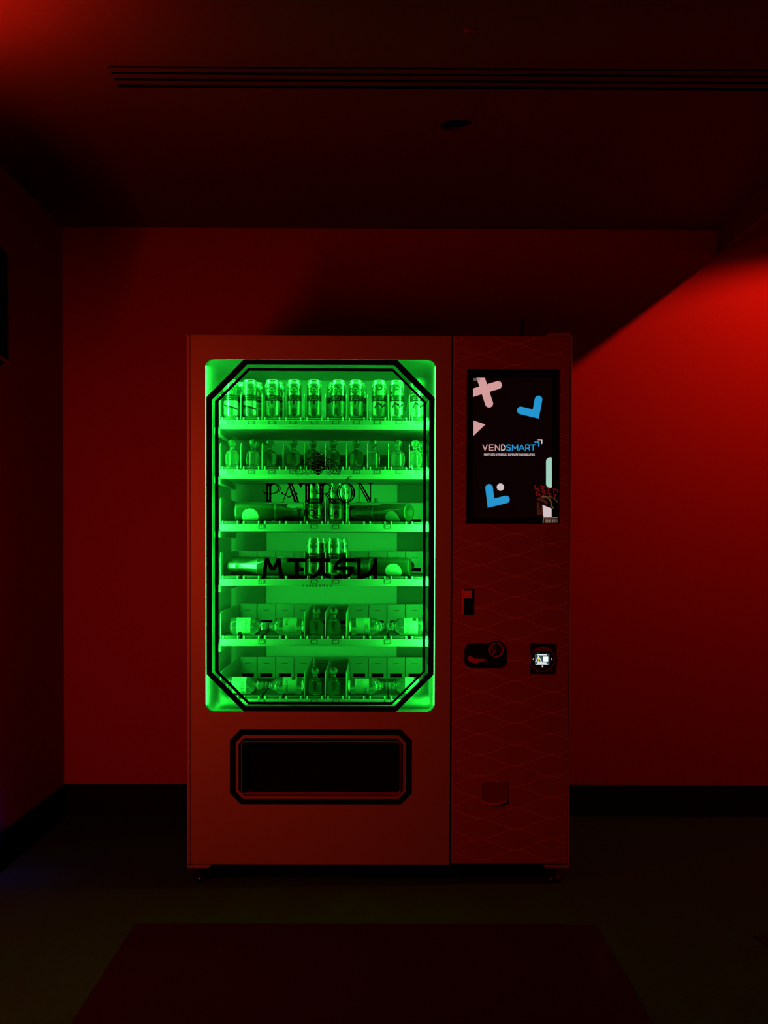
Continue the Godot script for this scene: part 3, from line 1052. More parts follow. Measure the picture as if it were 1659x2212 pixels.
func touch_screen():
	var z := 0.005
	var b := rect(1008, 798.5, 1206, 1131, z)
	var st := S()
	prism(st, rrect(b, 0.003, 4), 0.0, z, 0.0012)
	var ts := obj("touch_screen", st, M.screen_bezel, machine)
	var dp := rect(1022, 816, 1192, 1117, z)
	var d := S()
	prism(d, rrect(dp, 0.0005, 2), z - 0.001, z + 0.0002)
	glow("screen_black", Vector3(0.0032, 0.0004, 0.0005), 1.0)
	M.screen_black.roughness = 0.01
	M.screen_black.metallic_specular = 0.7
	obj("display_screen", d, M.screen_black, ts)
	glow("screen_pink", Vector3(0.66, 0.33, 0.33), 1.0)
	glow("screen_pale", Vector3(0.64, 0.52, 0.54), 1.0)
	glow("screen_blue", Vector3(0.015, 0.30, 0.62), 1.0)
	glow("screen_mint", Vector3(0.34, 0.62, 0.50), 1.0)
	glow("screen_grey", Vector3(0.10, 0.08, 0.08), 1.0)
	var z0 := z + 0.0002
	var z1 := z + 0.0005
	var o := Vector2(960, 660)
	var k := 4.423
	var frame := PackedVector2Array([Vector2(1022, 816), Vector2(1192, 816), Vector2(1192, 1117), Vector2(1022, 1117)])
	# big shapes, cut at the edge of the picture area
	var jobs := [
		[[[250, 840, 512, 760]], 76, "screen_pink", true, "graphic"], [[[330, 640, 427, 936]], 76, "screen_pink", true, "graphic"],
		[[[728, 1000, 874, 1036]], 68, "screen_blue", true, "graphic"],
		[[[1010, 1490, 1010, 1702]], 78, "screen_mint", true, "graphic"]]
	for j in jobs:
		var s := S()
		for l in j[0]:
			for poly in outline(local(o, k, l), j[1] / k / 2, Geometry2D.JOIN_MITER, Geometry2D.END_ROUND):
				for c in Geometry2D.intersect_polygons(poly, frame):
					prism(s, flat(c, z1), z0, z1)
		if j[2] != "screen_blue":
			obj(j[4], s, M[j[2]], ts)
	for l in [[899, 897, 873, 1036, 730, 1002], [427, 1742, 444, 1888, 588, 1853]]:
		var s := S()
		for poly in outline(local(o, k, l), 36 / k, Geometry2D.JOIN_MITER, Geometry2D.END_ROUND):
			prism(s, flat(poly, z1), z0, z1)
		obj("graphic", s, M.screen_blue, ts)
	for e in [[local(o, k, [277, 1099, 391, 1137, 277, 1245]), "screen_pink"], [local(o, k, [937, 1905, 1024, 1940, 1024, 2020, 946, 2020]), "screen_pale"], [circle(o + Vector2(535, 1735) / k, 35 / k, 28), "screen_pale"], [local(o, k, [277, 694, 340, 694, 340, 718, 277, 718]), "screen_grey"]]:
		var s := S()
		prism(s, flat(e[0], z1), z0, z1)
		obj("graphic", s, M[e[1]], ts)
	# the name on the screen, in round strokes
	o = Vector2(1000, 920)
	k = 7.54
	var words := [
		[[[326, 309, 360, 398, 394, 309]], "screen_pink"], [[[494, 309, 434, 309, 434, 398, 494, 398], [438, 352, 488, 352]], "screen_pink"], [[[527, 398, 527, 309, 598, 398, 598, 309]], "screen_pink"],
		[[[630, 309, 630, 398], [630, 309, 646, 309, 664, 312, 679, 322, 689, 336, 692, 354, 689, 371, 679, 385, 664, 395, 646, 398, 630, 398]], "screen_pale"],
		[[[776, 318, 744, 308, 716, 318, 716, 340, 744, 352, 774, 364, 778, 386, 750, 399, 712, 390]], "screen_blue"], [[[806, 398, 806, 309, 850, 376, 892, 309, 892, 398]], "screen_blue"],
		[[[914, 398, 958, 309, 1000, 398], [930, 374, 986, 374]], "screen_blue"], [[[1022, 398, 1022, 309], [1022, 309, 1060, 309, 1074, 313, 1083, 322, 1086, 336, 1083, 350, 1074, 360, 1060, 364, 1024, 364], [1062, 364, 1088, 398]], "screen_blue"],
		[[[1104, 310, 1184, 310], [1143, 310, 1143, 398]], "screen_blue"],
		[[[1174, 266, 1236, 266, 1236, 326]], "screen_blue"], [[[1224, 226, 1284, 226, 1284, 286]], "screen_pale"]]
	for n in words.size():
		var s := S()
		var ls := []
		for l in words[n][0]:
			ls.append(smooth(local(o, k, l), 6) if l.size() > 12 else local(o, k, l))
		strokes(s, ls, (20.0 if n > 8 else 15.0) / k, z0, z1, true)
		obj("screen_letter" if n < 9 else "arrow_mark", s, M[words[n][1]], ts)
	text("tagline", "NEXT-GEN VENDING, INFINITE POSSIBILITIES", sans_bold, rect(1045.5, 979.8, 1155, 985.6, z), z0, M.screen_pale, ts, 0.0003)

func card_reader():
	var z := 0.006
	var b := rect(1145, 1390, 1198.5, 1456, z)
	var st := S()
	prism(st, rrect(b, 0.0015, 3), 0.0, z, 0.001)
	var cr := obj("card_reader", st, M.black_plastic, machine)
	var c := P(1171.7, 1424.3, z)
	var c2 := Vector2(c.x, c.y)
	var s: float = (EYE.z - z) / F
	var ri := S()
	ring(ri, circle(c2, 26.6 * s, 48), circle(c2, 25.4 * s, 48), z, z + 0.0012)
	obj("trim_ring", ri, M.red_plastic, cr)
	var fc := S()
	prism(fc, circle(c2, 25.3 * s, 48), z - 0.0005, z + 0.0004)
	obj("round_face", fc, M.black_gloss, cr)
	glow("reader_slate", Vector3(0.035, 0.07, 0.08), 1.0)
	glow("reader_white", Vector3(0.95, 1.0, 1.0), 1.0)
	glow("reader_pink", Vector3(0.75, 0.45, 0.45), 1.0)
	glow("reader_yellow", Vector3(0.7, 0.65, 0.12), 1.0)
	glow("reader_green", Vector3(0.03, 0.16, 0.04), 1.0)
	var z0 := z + 0.0004
	var z1 := z + 0.0008
	var o := Vector2(1140, 1385)
	var k := 25.52
	var d := S()
	prism(d, flat(local(o, k, [395, 690, 1195, 690, 1195, 1300, 395, 1300]), z0 + 0.0001), z0 - 0.0003, z0 + 0.0001)
	obj("reader_screen", d, M.reader_slate, cr)
	# the crowned tip of the face, which shines red
	var hat := arc(o + Vector2(805, 1000) / k, 640 / k, 640 / k, -137, -43, 16)
	var hs := S()
	prism(hs, flat(hat, z1), z0 - 0.0002, z0 + 0.0001)
	obj("antenna_cap", hs, M.cup_red, cr)
	for e in [[[[545, 757, 1035, 757]], 46, "reader_white", "text_line"], [[[560, 1196, 1015, 1196]], 46, "reader_white", "text_line"], [[[480, 1262, 1090, 1262]], 50, "reader_white", "text_line"],
			[[[432, 1126, 596, 838, 760, 1126]], 36, "reader_white", "warning_triangle"], [[[432, 1132, 760, 1132]], 36, "reader_white", "warning_triangle"], [[[596, 920, 590, 1040]], 52, "reader_yellow", "warning_mark"], [[[592, 1092, 592, 1098]], 46, "reader_yellow", "warning_mark"],
			[[[340, 950, 285, 995, 330, 1042]], 26, "reader_pink", "arrow_key"], [[[1285, 955, 1345, 1003, 1288, 1048]], 26, "reader_pink", "arrow_key"], [[[815, 1385, 815, 1412]], 86, "reader_pink", "stop_key"], [[[555, 620, 595, 620]], 22, "reader_green", "status_light"]]:
		var q := S()
		strokes(q, [local(o, k, e[0][0])], e[1] / k, z0, z1, true)
		obj(e[3], q, M[e[2]], cr)
	var wh := S()
	var wr := local(o, k, [845, 1115, 1125, 850])
	var w0 := P(wr[0].x, wr[0].y, z1)
	var w1 := P(wr[1].x, wr[1].y, z1)
	prism(wh, rrect(Rect2(w0.x, w0.y, w1.x - w0.x, w1.y - w0.y), 0.0012, 4), z0, z1)
	obj("white_tile", wh, M.reader_white, cr)

func door_lock():
	var z := 0.007
	var b := rect(1003.3, 1389.5, 1092, 1443, z)
	var s: float = (EYE.z - z) / F
	var c := P(1071.7, 1403.7, z)
	var c2 := Vector2(c.x, c.y)
	var shape: PackedVector2Array = Geometry2D.merge_polygons(rrect(b, 0.024, 8), circle(c2, 19.8 * s, 40))[0]
	var st := S()
	prism(st, shape, 0.0, z, 0.0025)
	var lk := obj("door_lock", st, M.black_gloss, machine)
	var ri := S()
	ring(ri, circle(c2, 15.8 * s, 40), circle(c2, 13.6 * s, 40), z - 0.001, z + 0.003)
	obj("lock_ring", ri, M.red_plastic, lk)
	var cy := S()
	lathe(cy, [Vector2(13.5 * s, 0.0), Vector2(13.0 * s, 0.0012), Vector2(2.5 * s, 0.0045), Vector2(0, 0.0045)], 40, 0, TAU, Transform3D(Basis(Vector3.RIGHT, PI / 2), Vector3(c.x, c.y, z - 0.0005)))
	obj("lock_cylinder", cy, M.dark_steel, lk)
	var ks := S()
	strokes(ks, [local(Vector2(995, 1370), 15.8, [1190, 560, 1110, 700])], 1.4, z, z + 0.0055)
	obj("key_blade", ks, M.sticker_pale, lk)
	# tapered lever
	var lv := local(Vector2(995, 1370), 15.8, [245, 850, 262, 782, 330, 748, 400, 770, 450, 812, 520, 838, 700, 846, 880, 858, 920, 882, 890, 908, 760, 930, 640, 962, 540, 992, 450, 988, 380, 962, 290, 930])
	var le := S()
	prism(le, flat(lv, z + 0.006), z - 0.001, z + 0.006, 0.0012)
	obj("lever", le, M.red_plastic, lk)

# ------------------------------------------------------------------ trays, cans and bottles
const TF := -0.10            # depth of the trays' front edges
const TD := 0.55
const GLYPH := {"Y": "10001,10001,01010,00100,00100,00100,00100", "U": "10001,10001,10001,10001,10001,10001,01110", "Z": "11111,00001,00010,00100,01000,10000,11111", "B": "11110,10001,10001,11110,10001,10001,11110", "E": "11111,10000,10000,11110,10000,10000,11111", "L": "10000,10000,10000,10000,10000,10000,11111"}

func write_on(im: Image, word: String, x: int, y: int, s: int, c: Color, down := false):
	var at := 0
	for ch in word:
		var rows: PackedStringArray = GLYPH[ch].split(",")
		for j in 7:
			for i in 5:
				if rows[j][i] == "1":
					if down:
						im.fill_rect(Rect2i(x - j * s, y + at + i * s, s, s), c)
					else:
						im.fill_rect(Rect2i(x + at + i * s, y + j * s, s, s), c)
		at += 6 * s

func blot(im: Image, pts: Array, c: Color):
	var p := PackedVector2Array()
	for i in range(0, pts.size(), 2):
		p.append(Vector2(pts[i], pts[i + 1]))
	var lo := p[0]
	var hi := p[0]
	for q in p:
		lo = lo.min(q)
		hi = hi.max(q)
	for y in range(maxi(0, int(lo.y)), mini(im.get_height(), int(hi.y) + 1)):
		for x in range(maxi(0, int(lo.x)), mini(im.get_width(), int(hi.x) + 1)):
			if Geometry2D.is_point_in_polygon(Vector2(x + 0.5, y + 0.5), p):
				im.set_pixel(x, y, c)

# the wrap of a can, 512 round by 256 high; the front is centred at x = 256 and spans about 160 pixels
func can_wrap(kind: int) -> ImageTexture:
	var im := Image.create(512, 256, false, Image.FORMAT_RGB8)
	var silver := Color(0.80, 0.84, 0.80)
	var mid := Color(0.52, 0.58, 0.52)
	var dark := Color(0.22, 0.27, 0.22)
	var pale := Color(0.90, 0.95, 0.90)
	im.fill(silver)
	im.fill_rect(Rect2i(0, 0, 512, 92), mid)
	for k in 40:                                  # busy drawn texture in the upper part
		var x := rng.randi_range(0, 500)
		var y := rng.randi_range(6, 74)
		var c := [dark, pale, mid, silver][k % 4] as Color
		blot(im, [x, y, x + rng.randi_range(8, 34), y + rng.randi_range(-8, 8), x + rng.randi_range(4, 26), y + rng.randi_range(8, 26)], c)
	im.fill_rect(Rect2i(0, 92, 512, 50), dark)
	if kind == 0:
		for j in 2:
			for i in 7:
				im.fill_rect(Rect2i(206 + i * 14, 102 + j * 18, rng.randi_range(6, 11), 9), mid)
		blot(im, [170, 150, 300, 150, 330, 215, 180, 180], pale)
		blot(im, [170, 172, 350, 205, 350, 222, 170, 186], dark)
		blot(im, [186, 188, 256, 200, 262, 214, 182, 208], mid)
	elif kind == 1:
		write_on(im, "YUZU", 206, 104, 4, Color(0.62, 0.70, 0.60))
		for r in [[26, 16, pale], [18, 9, mid], [9, 4, dark]]:
			var e := []
			for i in 24:
				e.append(256 + cos(TAU * i / 24) * r[0])
				e.append(44 + sin(TAU * i / 24) * r[1])
			blot(im, e, r[2])
		blot(im, [196, 92, 212, 64, 232, 92], pale)
		blot(im, [268, 92, 292, 66, 312, 92], pale)
		blot(im, [244, 142, 268, 142, 266, 168, 256, 176, 246, 168], dark)
		blot(im, [206, 142, 228, 142, 222, 190, 210, 178], mid)
		blot(im, [286, 142, 310, 142, 300, 186, 292, 176], mid)
	elif kind == 2:
		for j in 2:
			for i in 8:
				im.fill_rect(Rect2i(204 + i * 13, 102 + j * 17, rng.randi_range(7, 11), 10), mid)
		blot(im, [226, 92, 244, 24, 270, 24, 292, 92], pale)
		blot(im, [240, 40, 280, 34, 284, 42, 240, 50], dark)
		blot(im, [192, 196, 228, 150, 288, 168, 276, 184, 236, 168, 206, 206], dark)
		blot(im, [214, 176, 240, 168, 262, 212, 234, 220], mid)
		blot(im, [276, 186, 330, 160, 330, 176, 280, 200], dark)
	else:
		for i in 9:
			im.fill_rect(Rect2i(202 + i * 12, 106, rng.randi_range(6, 10), 9), mid)
		blot(im, [204, 74, 220, 44, 246, 60, 236, 90], pale)
		blot(im, [268, 88, 286, 40, 312, 52, 296, 90], pale)
		blot(im, [180, 150, 330, 150, 330, 174, 250, 184, 180, 166], mid)
	im.fill_rect(Rect2i(232, 206, 48, 50), mid)
	return tex(im)

var protos := {}

func can_proto(kind: int) -> Node3D:
	var root := Node3D.new()
	var body := S()
	lathe(body, [Vector2(0.0195, 0.003), Vector2(0.0205, 0.0), Vector2(0.0222, 0.0015), Vector2(0.0258, 0.010), Vector2(0.0265, 0.013)], 32)
	obj("base_rim", body, M.can_metal, root, true)
	var m := mat("can_print_%d" % kind, Color(1, 1, 1), 0.22, 0.72)
	m.albedo_texture = can_wrap(kind)
	var b2 := S()
	sleeve(b2, 0.0265, 0.013, 0.119, -PI, TAU, 40)
	obj("printed_body", b2, m, root, true)
	var nk := S()
	lathe(nk, [Vector2(0.0265, 0.119), Vector2(0.0258, 0.1225), Vector2(0.0232, 0.1285), Vector2(0.0228, 0.1305), Vector2(0.0236, 0.1325), Vector2(0.0236, 0.1345), Vector2(0.0225, 0.135)], 32)
	obj("neck", nk, M.can_metal, root, true)
	var lid := S()
	lathe(lid, [Vector2(0.0225, 0.135), Vector2(0.0205, 0.131), Vector2(0.0, 0.1305)], 32)
	obj("lid", lid, M.can_metal, root, true)
	var tab := S()
	box(tab, Vector3(-0.006, 0.1306, -0.012), Vector3(0.006, 0.1322, 0.008))
	obj("pull_tab", tab, M.can_metal, root, true)
	return root

func mini_proto() -> Node3D:
	var root := Node3D.new()
	var g := S()
	lathe(g, [Vector2(0, 0.002), Vector2(0.019, 0.0), Vector2(0.0225, 0.001), Vector2(0.0240, 0.004), Vector2(0.0245, 0.018), Vector2(0.0243, 0.038), Vector2(0.0236, 0.045), Vector2(0.0218, 0.0510), Vector2(0.0185, 0.0555), Vector2(0.0135, 0.0586), Vector2(0.0095, 0.0603), Vector2(0.0082, 0.0630), Vector2(0.0080, 0.0700), Vector2(0.0092, 0.0712), Vector2(0.0092, 0.0735), Vector2(0, 0.0736)], 32)
	obj("glass_body", g, M.bottle_glass, root, true)
	var q := S()
	lathe(q, [Vector2(0, 0.0085), Vector2(0.0150, 0.0085), Vector2(0.0172, 0.011), Vector2(0.0182, 0.026), Vector2(0.0180, 0.040), Vector2(0.0168, 0.0455), Vector2(0.0130, 0.0495), Vector2(0.0070, 0.0515), Vector2(0, 0.0520)], 28)
	obj("spirit", q, M.spirit, root, true)
	var s := S()
	lathe(s, [Vector2(0, 0.0742), Vector2(0.0098, 0.0742), Vector2(0.0102, 0.0765), Vector2(0.0135, 0.0795), Vector2(0.0143, 0.0855), Vector2(0.0132, 0.0920), Vector2(0.0095, 0.0968), Vector2(0.0045, 0.0992), Vector2(0, 0.0996)], 28)
	obj("ball_stopper", s, M.stopper_glass, root, true)
	return root

func wine_proto(light_foil: bool) -> Node3D:     # a sparkling wine bottle along +y
	var root := Node3D.new()
	var g := S()
	lathe(g, [Vector2(0, 0.016), Vector2(0.012, 0.013), Vector2(0.024, 0.003), Vector2(0.030, 0.0), Vector2(0.0325, 0.003), Vector2(0.033, 0.008), Vector2(0.033, 0.105), Vector2(0.0322, 0.120), Vector2(0.0285, 0.140), Vector2(0.0225, 0.162), Vector2(0.0175, 0.182), Vector2(0.0145, 0.202), Vector2(0.0140, 0.235), Vector2(0, 0.236)], 36)
	obj("glass_body", g, M.dark_bottle_glass, root, true)
	var f := S()
	lathe(f, [Vector2(0.0270, 0.147), Vector2(0.0230, 0.1612), Vector2(0.0180, 0.1812), Vector2(0.0152, 0.2010), Vector2(0.0152, 0.214), Vector2(0.0172, 0.218), Vector2(0.0172, 0.226), Vector2(0.0156, 0.230), Vector2(0.0164, 0.246), Vector2(0.0125, 0.252), Vector2(0, 0.253)], 28)
	obj("neck_foil", f, M.foil if light_foil else M.foil_dark, root, true)
	var r := S()
	lathe(r, [Vector2(0.0290, 0.1405), Vector2(0.0292, 0.1420), Vector2(0.0275, 0.1470), Vector2(0.0270, 0.1470)], 28)
	obj("foil_band", r, M.foil, root, true)
	# an oval paper label wrapped on the side
	var lb := S()
	for j in 6:
		for i in 24:
			var v := []
			for e in [[i, j], [i + 1, j], [i + 1, j + 1], [i, j + 1]]:
				var a: float = TAU * e[0] / 24.0
				var f2: float = e[1] / 6.0
				var ang: float = cos(a) * f2 * 0.92
				v.append(Vector3(sin(ang) * 0.0335, 0.056 + sin(a) * f2 * 0.030, cos(ang) * 0.0335))
			if j: tri(lb, v[0], v[1], v[2])
			tri(lb, v[0], v[2], v[3])
	obj("oval_label", lb, M.paper_label, root, true)
	return root

func water_proto() -> Node3D:
	var root := Node3D.new()
	var g := S()
	lathe(g, [Vector2(0, 0.004), Vector2(0.022, 0.0), Vector2(0.028, 0.001), Vector2(0.0305, 0.005), Vector2(0.031, 0.010), Vector2(0.031, 0.084), Vector2(0.0302, 0.092), Vector2(0.0265, 0.101), Vector2(0.020, 0.108), Vector2(0.0145, 0.114), Vector2(0.0128, 0.120), Vector2(0.0128, 0.127), Vector2(0, 0.1272)], 36)
	obj("glass_body", g, M.bottle_glass, root, true)
	var w := S()
	lathe(w, [Vector2(0, 0.007), Vector2(0.024, 0.007), Vector2(0.0282, 0.011), Vector2(0.0284, 0.083), Vector2(0.0275, 0.090), Vector2(0.020, 0.100), Vector2(0.011, 0.110), Vector2(0, 0.111)], 30)
	obj("water_fill", w, M.spirit, root, true)
	var im := Image.create(256, 128, false, Image.FORMAT_RGB8)
	im.fill(Color(0.58, 0.64, 0.58))
	for k in 26:
		im.fill_rect(Rect2i(rng.randi_range(0, 250), rng.randi_range(0, 70), rng.randi_range(3, 30), 1), Color(0.35, 0.42, 0.36))
	for k in 14:
		var y := 58 + k * 4
		im.fill_rect(Rect2i(10, y, rng.randi_range(60, 90), 2), Color(0.45, 0.52, 0.46))
	write_on(im, "BELU", 88, 20, 4, Color(0.16, 0.22, 0.18))
	im.fill_rect(Rect2i(190, 80, 50, 34), Color(0.12, 0.18, 0.15))
	var m := mat("water_label", Color(1, 1, 1), 0.55)
	m.albedo_texture = tex(im)
	var lb := S()
	sleeve(lb, 0.0313, 0.024, 0.074, -1.75, 3.5, 24)
	obj("paper_label", lb, m, root, true)
	var c := S()
	lathe(c, [Vector2(0, 0.1275), Vector2(0.0140, 0.1275), Vector2(0.0146, 0.130), Vector2(0.0146, 0.137), Vector2(0.0135, 0.139), Vector2(0, 0.1395)], 24)
	obj("screw_cap", c, M.cap_dark, root, true)
	return root

func put(kind: String, called: String, at: Vector3, turn: Basis, label: String, category: String, group: String):
	var o: Node3D = protos[kind].duplicate()
	o.name = numbered(called)
	add_child(o)
	o.transform = Transform3D(turn, at)
	return tag(o, label, category, group)

const ROWS := [[908.0, 918.4], [1014.4, 1025.8], [1132.3, 1143.8], [1250.9, 1262.3], [1380.4, 1392.4], [1510.0, 1521.6]]
const DIV := [475.0, 520.4, 566.0, 610.8, 656.6, 702.2, 747.4, 792.6, 838.0, 883.4, 928.6]
const NTH := ["first", "second", "third", "fourth", "fifth", "sixth", "seventh", "eighth", "ninth", "tenth"]
const ORDINAL := ["top", "second", "third", "fourth", "fifth", "lowest"]
var deck := []

func trays_and_goods():
	for k in 6:
		build_tray(k)
	for k in 4:
		protos["can%d" % k] = can_proto(k)
	protos["mini"] = mini_proto()
	protos["wine"] = wine_proto(false)
	protos["wine_light"] = wine_proto(true)
	protos["water"] = water_proto()
	var up := Basis()
	# top tray: ten slim cans in front, some with a second can behind
	var cx := [498.8, 540.0, 588.7, 635.5, 678.6, 731.0, 769.0, 819.0, 857.0, 901.0]
	var say := ["slim drinks can with slanted pale artwork", "slim drinks can lettered yuzu", "slim drinks can with dark chevron artwork"]
	for i in 10:
		var kind := 0 if i < 2 else 1 if i < 7 else 2
		var at := P(cx[i], 900, TF - 0.042)
		put("can%d" % kind, "drinks_can", Vector3(at.x, deck[0], at.z), Basis(Vector3.UP, [0.1, -0.05, 0.0, 0.0, 0.0, -0.35, -0.1, 0.05, 0.0, 0.05][i]), "%s, %s from the left on the top tray" % [say[kind], NTH[i]], "can", "front cans on the top tray")
	for e in [[0, 521.0, 3, 1], [1, 553.5, 3, 2], [2, 601.0, 3, 3], [5, 722.0, 3, 6], [6, 776.0, 1, 7]]:
		var at := P(e[1], 900, TF - 0.105)
		put("can%d" % e[2], "drinks_can", Vector3(at.x, deck[0], at.z), Basis(Vector3.UP, 0.6), "slim can half hidden behind the %s front can from left, top tray" % NTH[e[3] - 1], "can", "second row of cans on the top tray")
	# second tray: ten miniature bottles
	var bx := [501.6, 546.4, 582.7, 634.3, 677.0, 720.0, 769.8, 806.0, 859.6, 897.0]
	for i in 10:
		var at := P(bx[i], 1008, TF - 0.042)
		put("mini", "miniature_bottle", Vector3(at.x, deck[1], at.z), up, "clear squat miniature bottle with a ball stopper, %s from the left on the second tray" % NTH[i], "bottle", "miniature bottles on the second tray")
	for e in [[552.0, 12], [909.0, 20]]:
		var at := P(e[0], 1008, TF - 0.10)
		put("mini", "miniature_bottle", Vector3(at.x, deck[1], at.z), up, "clear miniature bottle half hidden behind the %s from left, second tray" % NTH[e[1] - 11], "bottle", "second row of miniature bottles")
	# upright cans in the middle columns of trays three and four
	for e in [[2, 680.0, 25, 0], [2, 726.0, 26, 0], [3, 678.0, 35, 0], [3, 721.7, 36, 0], [3, 691.0, 35, 1], [3, 736.0, 36, 1], [2, 738.0, 26, 1]]:
		var at := P(e[1], 1200, TF - (0.105 if e[3] else 0.042))
		var which := "%s one of two front cans, middle of %s tray" % ["left" if e[2] % 10 == 5 else "right", ORDINAL[e[0]]]
		var l := "slim can hidden behind the " + which if e[3] else "slim can with pale artwork, " + which
		put("can3", "drinks_can", Vector3(at.x, deck[e[0]], at.z), Basis(Vector3.UP, 0.5 if e[3] else 0.0), l, "can", "cans in the middle columns")
	# miniatures in the middle columns of trays five and six
	for e in [[4, 683.6, 45], [4, 721.0, 46], [5, 680.6, 55], [5, 721.0, 56]]:
		var at := P(e[1], 1370, TF - 0.045)
		put("mini", "miniature_bottle", Vector3(at.x, deck[e[0]], at.z), up, "clear squat miniature bottle, %s one of the pair in the middle of the %s tray" % ["left" if e[2] % 10 == 5 else "right", ORDINAL[e[0]]], "bottle", "miniature bottles in the middle columns")
	# lying sparkling wine: tray, pixel of the base, height offset, towards right or left, yaw, roll, depth
	var wines := [
		["wine", 2, 508.0, 1.0, 0.02, 0.55, 0.050, "dark wine bottle lying base left with its round label forward, left lane of third tray"],
		["wine", 2, 672.0, -1.0, -0.02, 0.8, 0.128, "dark wine bottle behind the round-labelled one in the left lane of the third tray"],
		["wine", 2, 884.0, -1.0, -0.60, -0.75, 0.046, "dark wine bottle lying with its hollow base towards the glass, right lane of third tray"],
		["wine", 2, 758.0, 1.0, 0.50, 2.0, 0.25, "dark wine bottle lying half hidden behind the hollow-based one on the third tray"],
		["wine_light", 3, 642.0, -1.0, -0.10, 2.2, 0.050, "dark wine bottle with pale neck foil lying neck left on the fourth tray"],
		["wine", 3, 500.0, 1.0, 0.06, 2.2, 0.125, "dark wine bottle lying behind the pale-foiled one on the fourth tray"],
		["wine", 3, 886.0, -1.0, -0.20, -0.55, 0.050, "dark wine bottle lying base right with its round label forward on the fourth tray"],
		["wine", 3, 765.0, 1.0, 0.50, 2.4, 0.21, "dark wine bottle half hidden behind the round-labelled one on the fourth tray"]]
	for w in wines:
		lie(w[0], "wine_bottle", w[1], w[2], w[3], w[4], w[5], w[6], 0.0332, w[7], "lying sparkling wine bottles")
	var waters := [
		[4, 498.0, 1.0, 0.0, -0.25, 0.050, "clear water bottle lying base left, first in the left lane of the fifth tray"],
		[4, 657.0, -1.0, 0.0, 0.75, 0.050, "clear water bottle lying base right against the middle divider, left lane of the fifth tray"],
		[4, 755.0, 1.0, 0.0, 0.15, 0.050, "clear water bottle lying base left beside the middle divider, right lane of the fifth tray"],
		[4, 917.0, -1.0, 0.0, -0.1, 0.052, "clear water bottle lying base right at the right end of the fifth tray"],
		[5, 489.0, 1.0, 0.0, 0.10, 0.050, "clear water bottle lying base left on the lowest tray, first in its left lane"],
		[5, 657.0, -1.0, 0.0, 0.0, 0.050, "clear water bottle lying base right against the divider on the lowest tray"],
		[5, 753.0, 1.0, 0.0, 0.65, 0.050, "clear water bottle lying base left beside the right divider of the lowest tray"],
		[5, 920.0, -1.0, 0.0, 0.2, 0.052, "clear water bottle lying base right at the right end of the lowest tray"]]
	for w in waters:
		lie("water", "water_bottle", w[0], w[1], w[2], w[3], w[4], w[5], 0.0314, w[6], "lying water bottles")
	for p in protos.values():
		p.free()

func lie(kind, called, tray: int, base_px: float, dir: float, yaw: float, roll: float, back: float, r: float, label: String, group: String):
	var at := P(base_px, 1250, TF - back)
	var b := Basis(Vector3.UP, yaw) * Basis(Vector3.BACK, -dir * PI / 2) * Basis(Vector3.UP, roll)
	put(kind, called, Vector3(at.x, deck[tray] + r, at.z), b, label, "bottle", group)

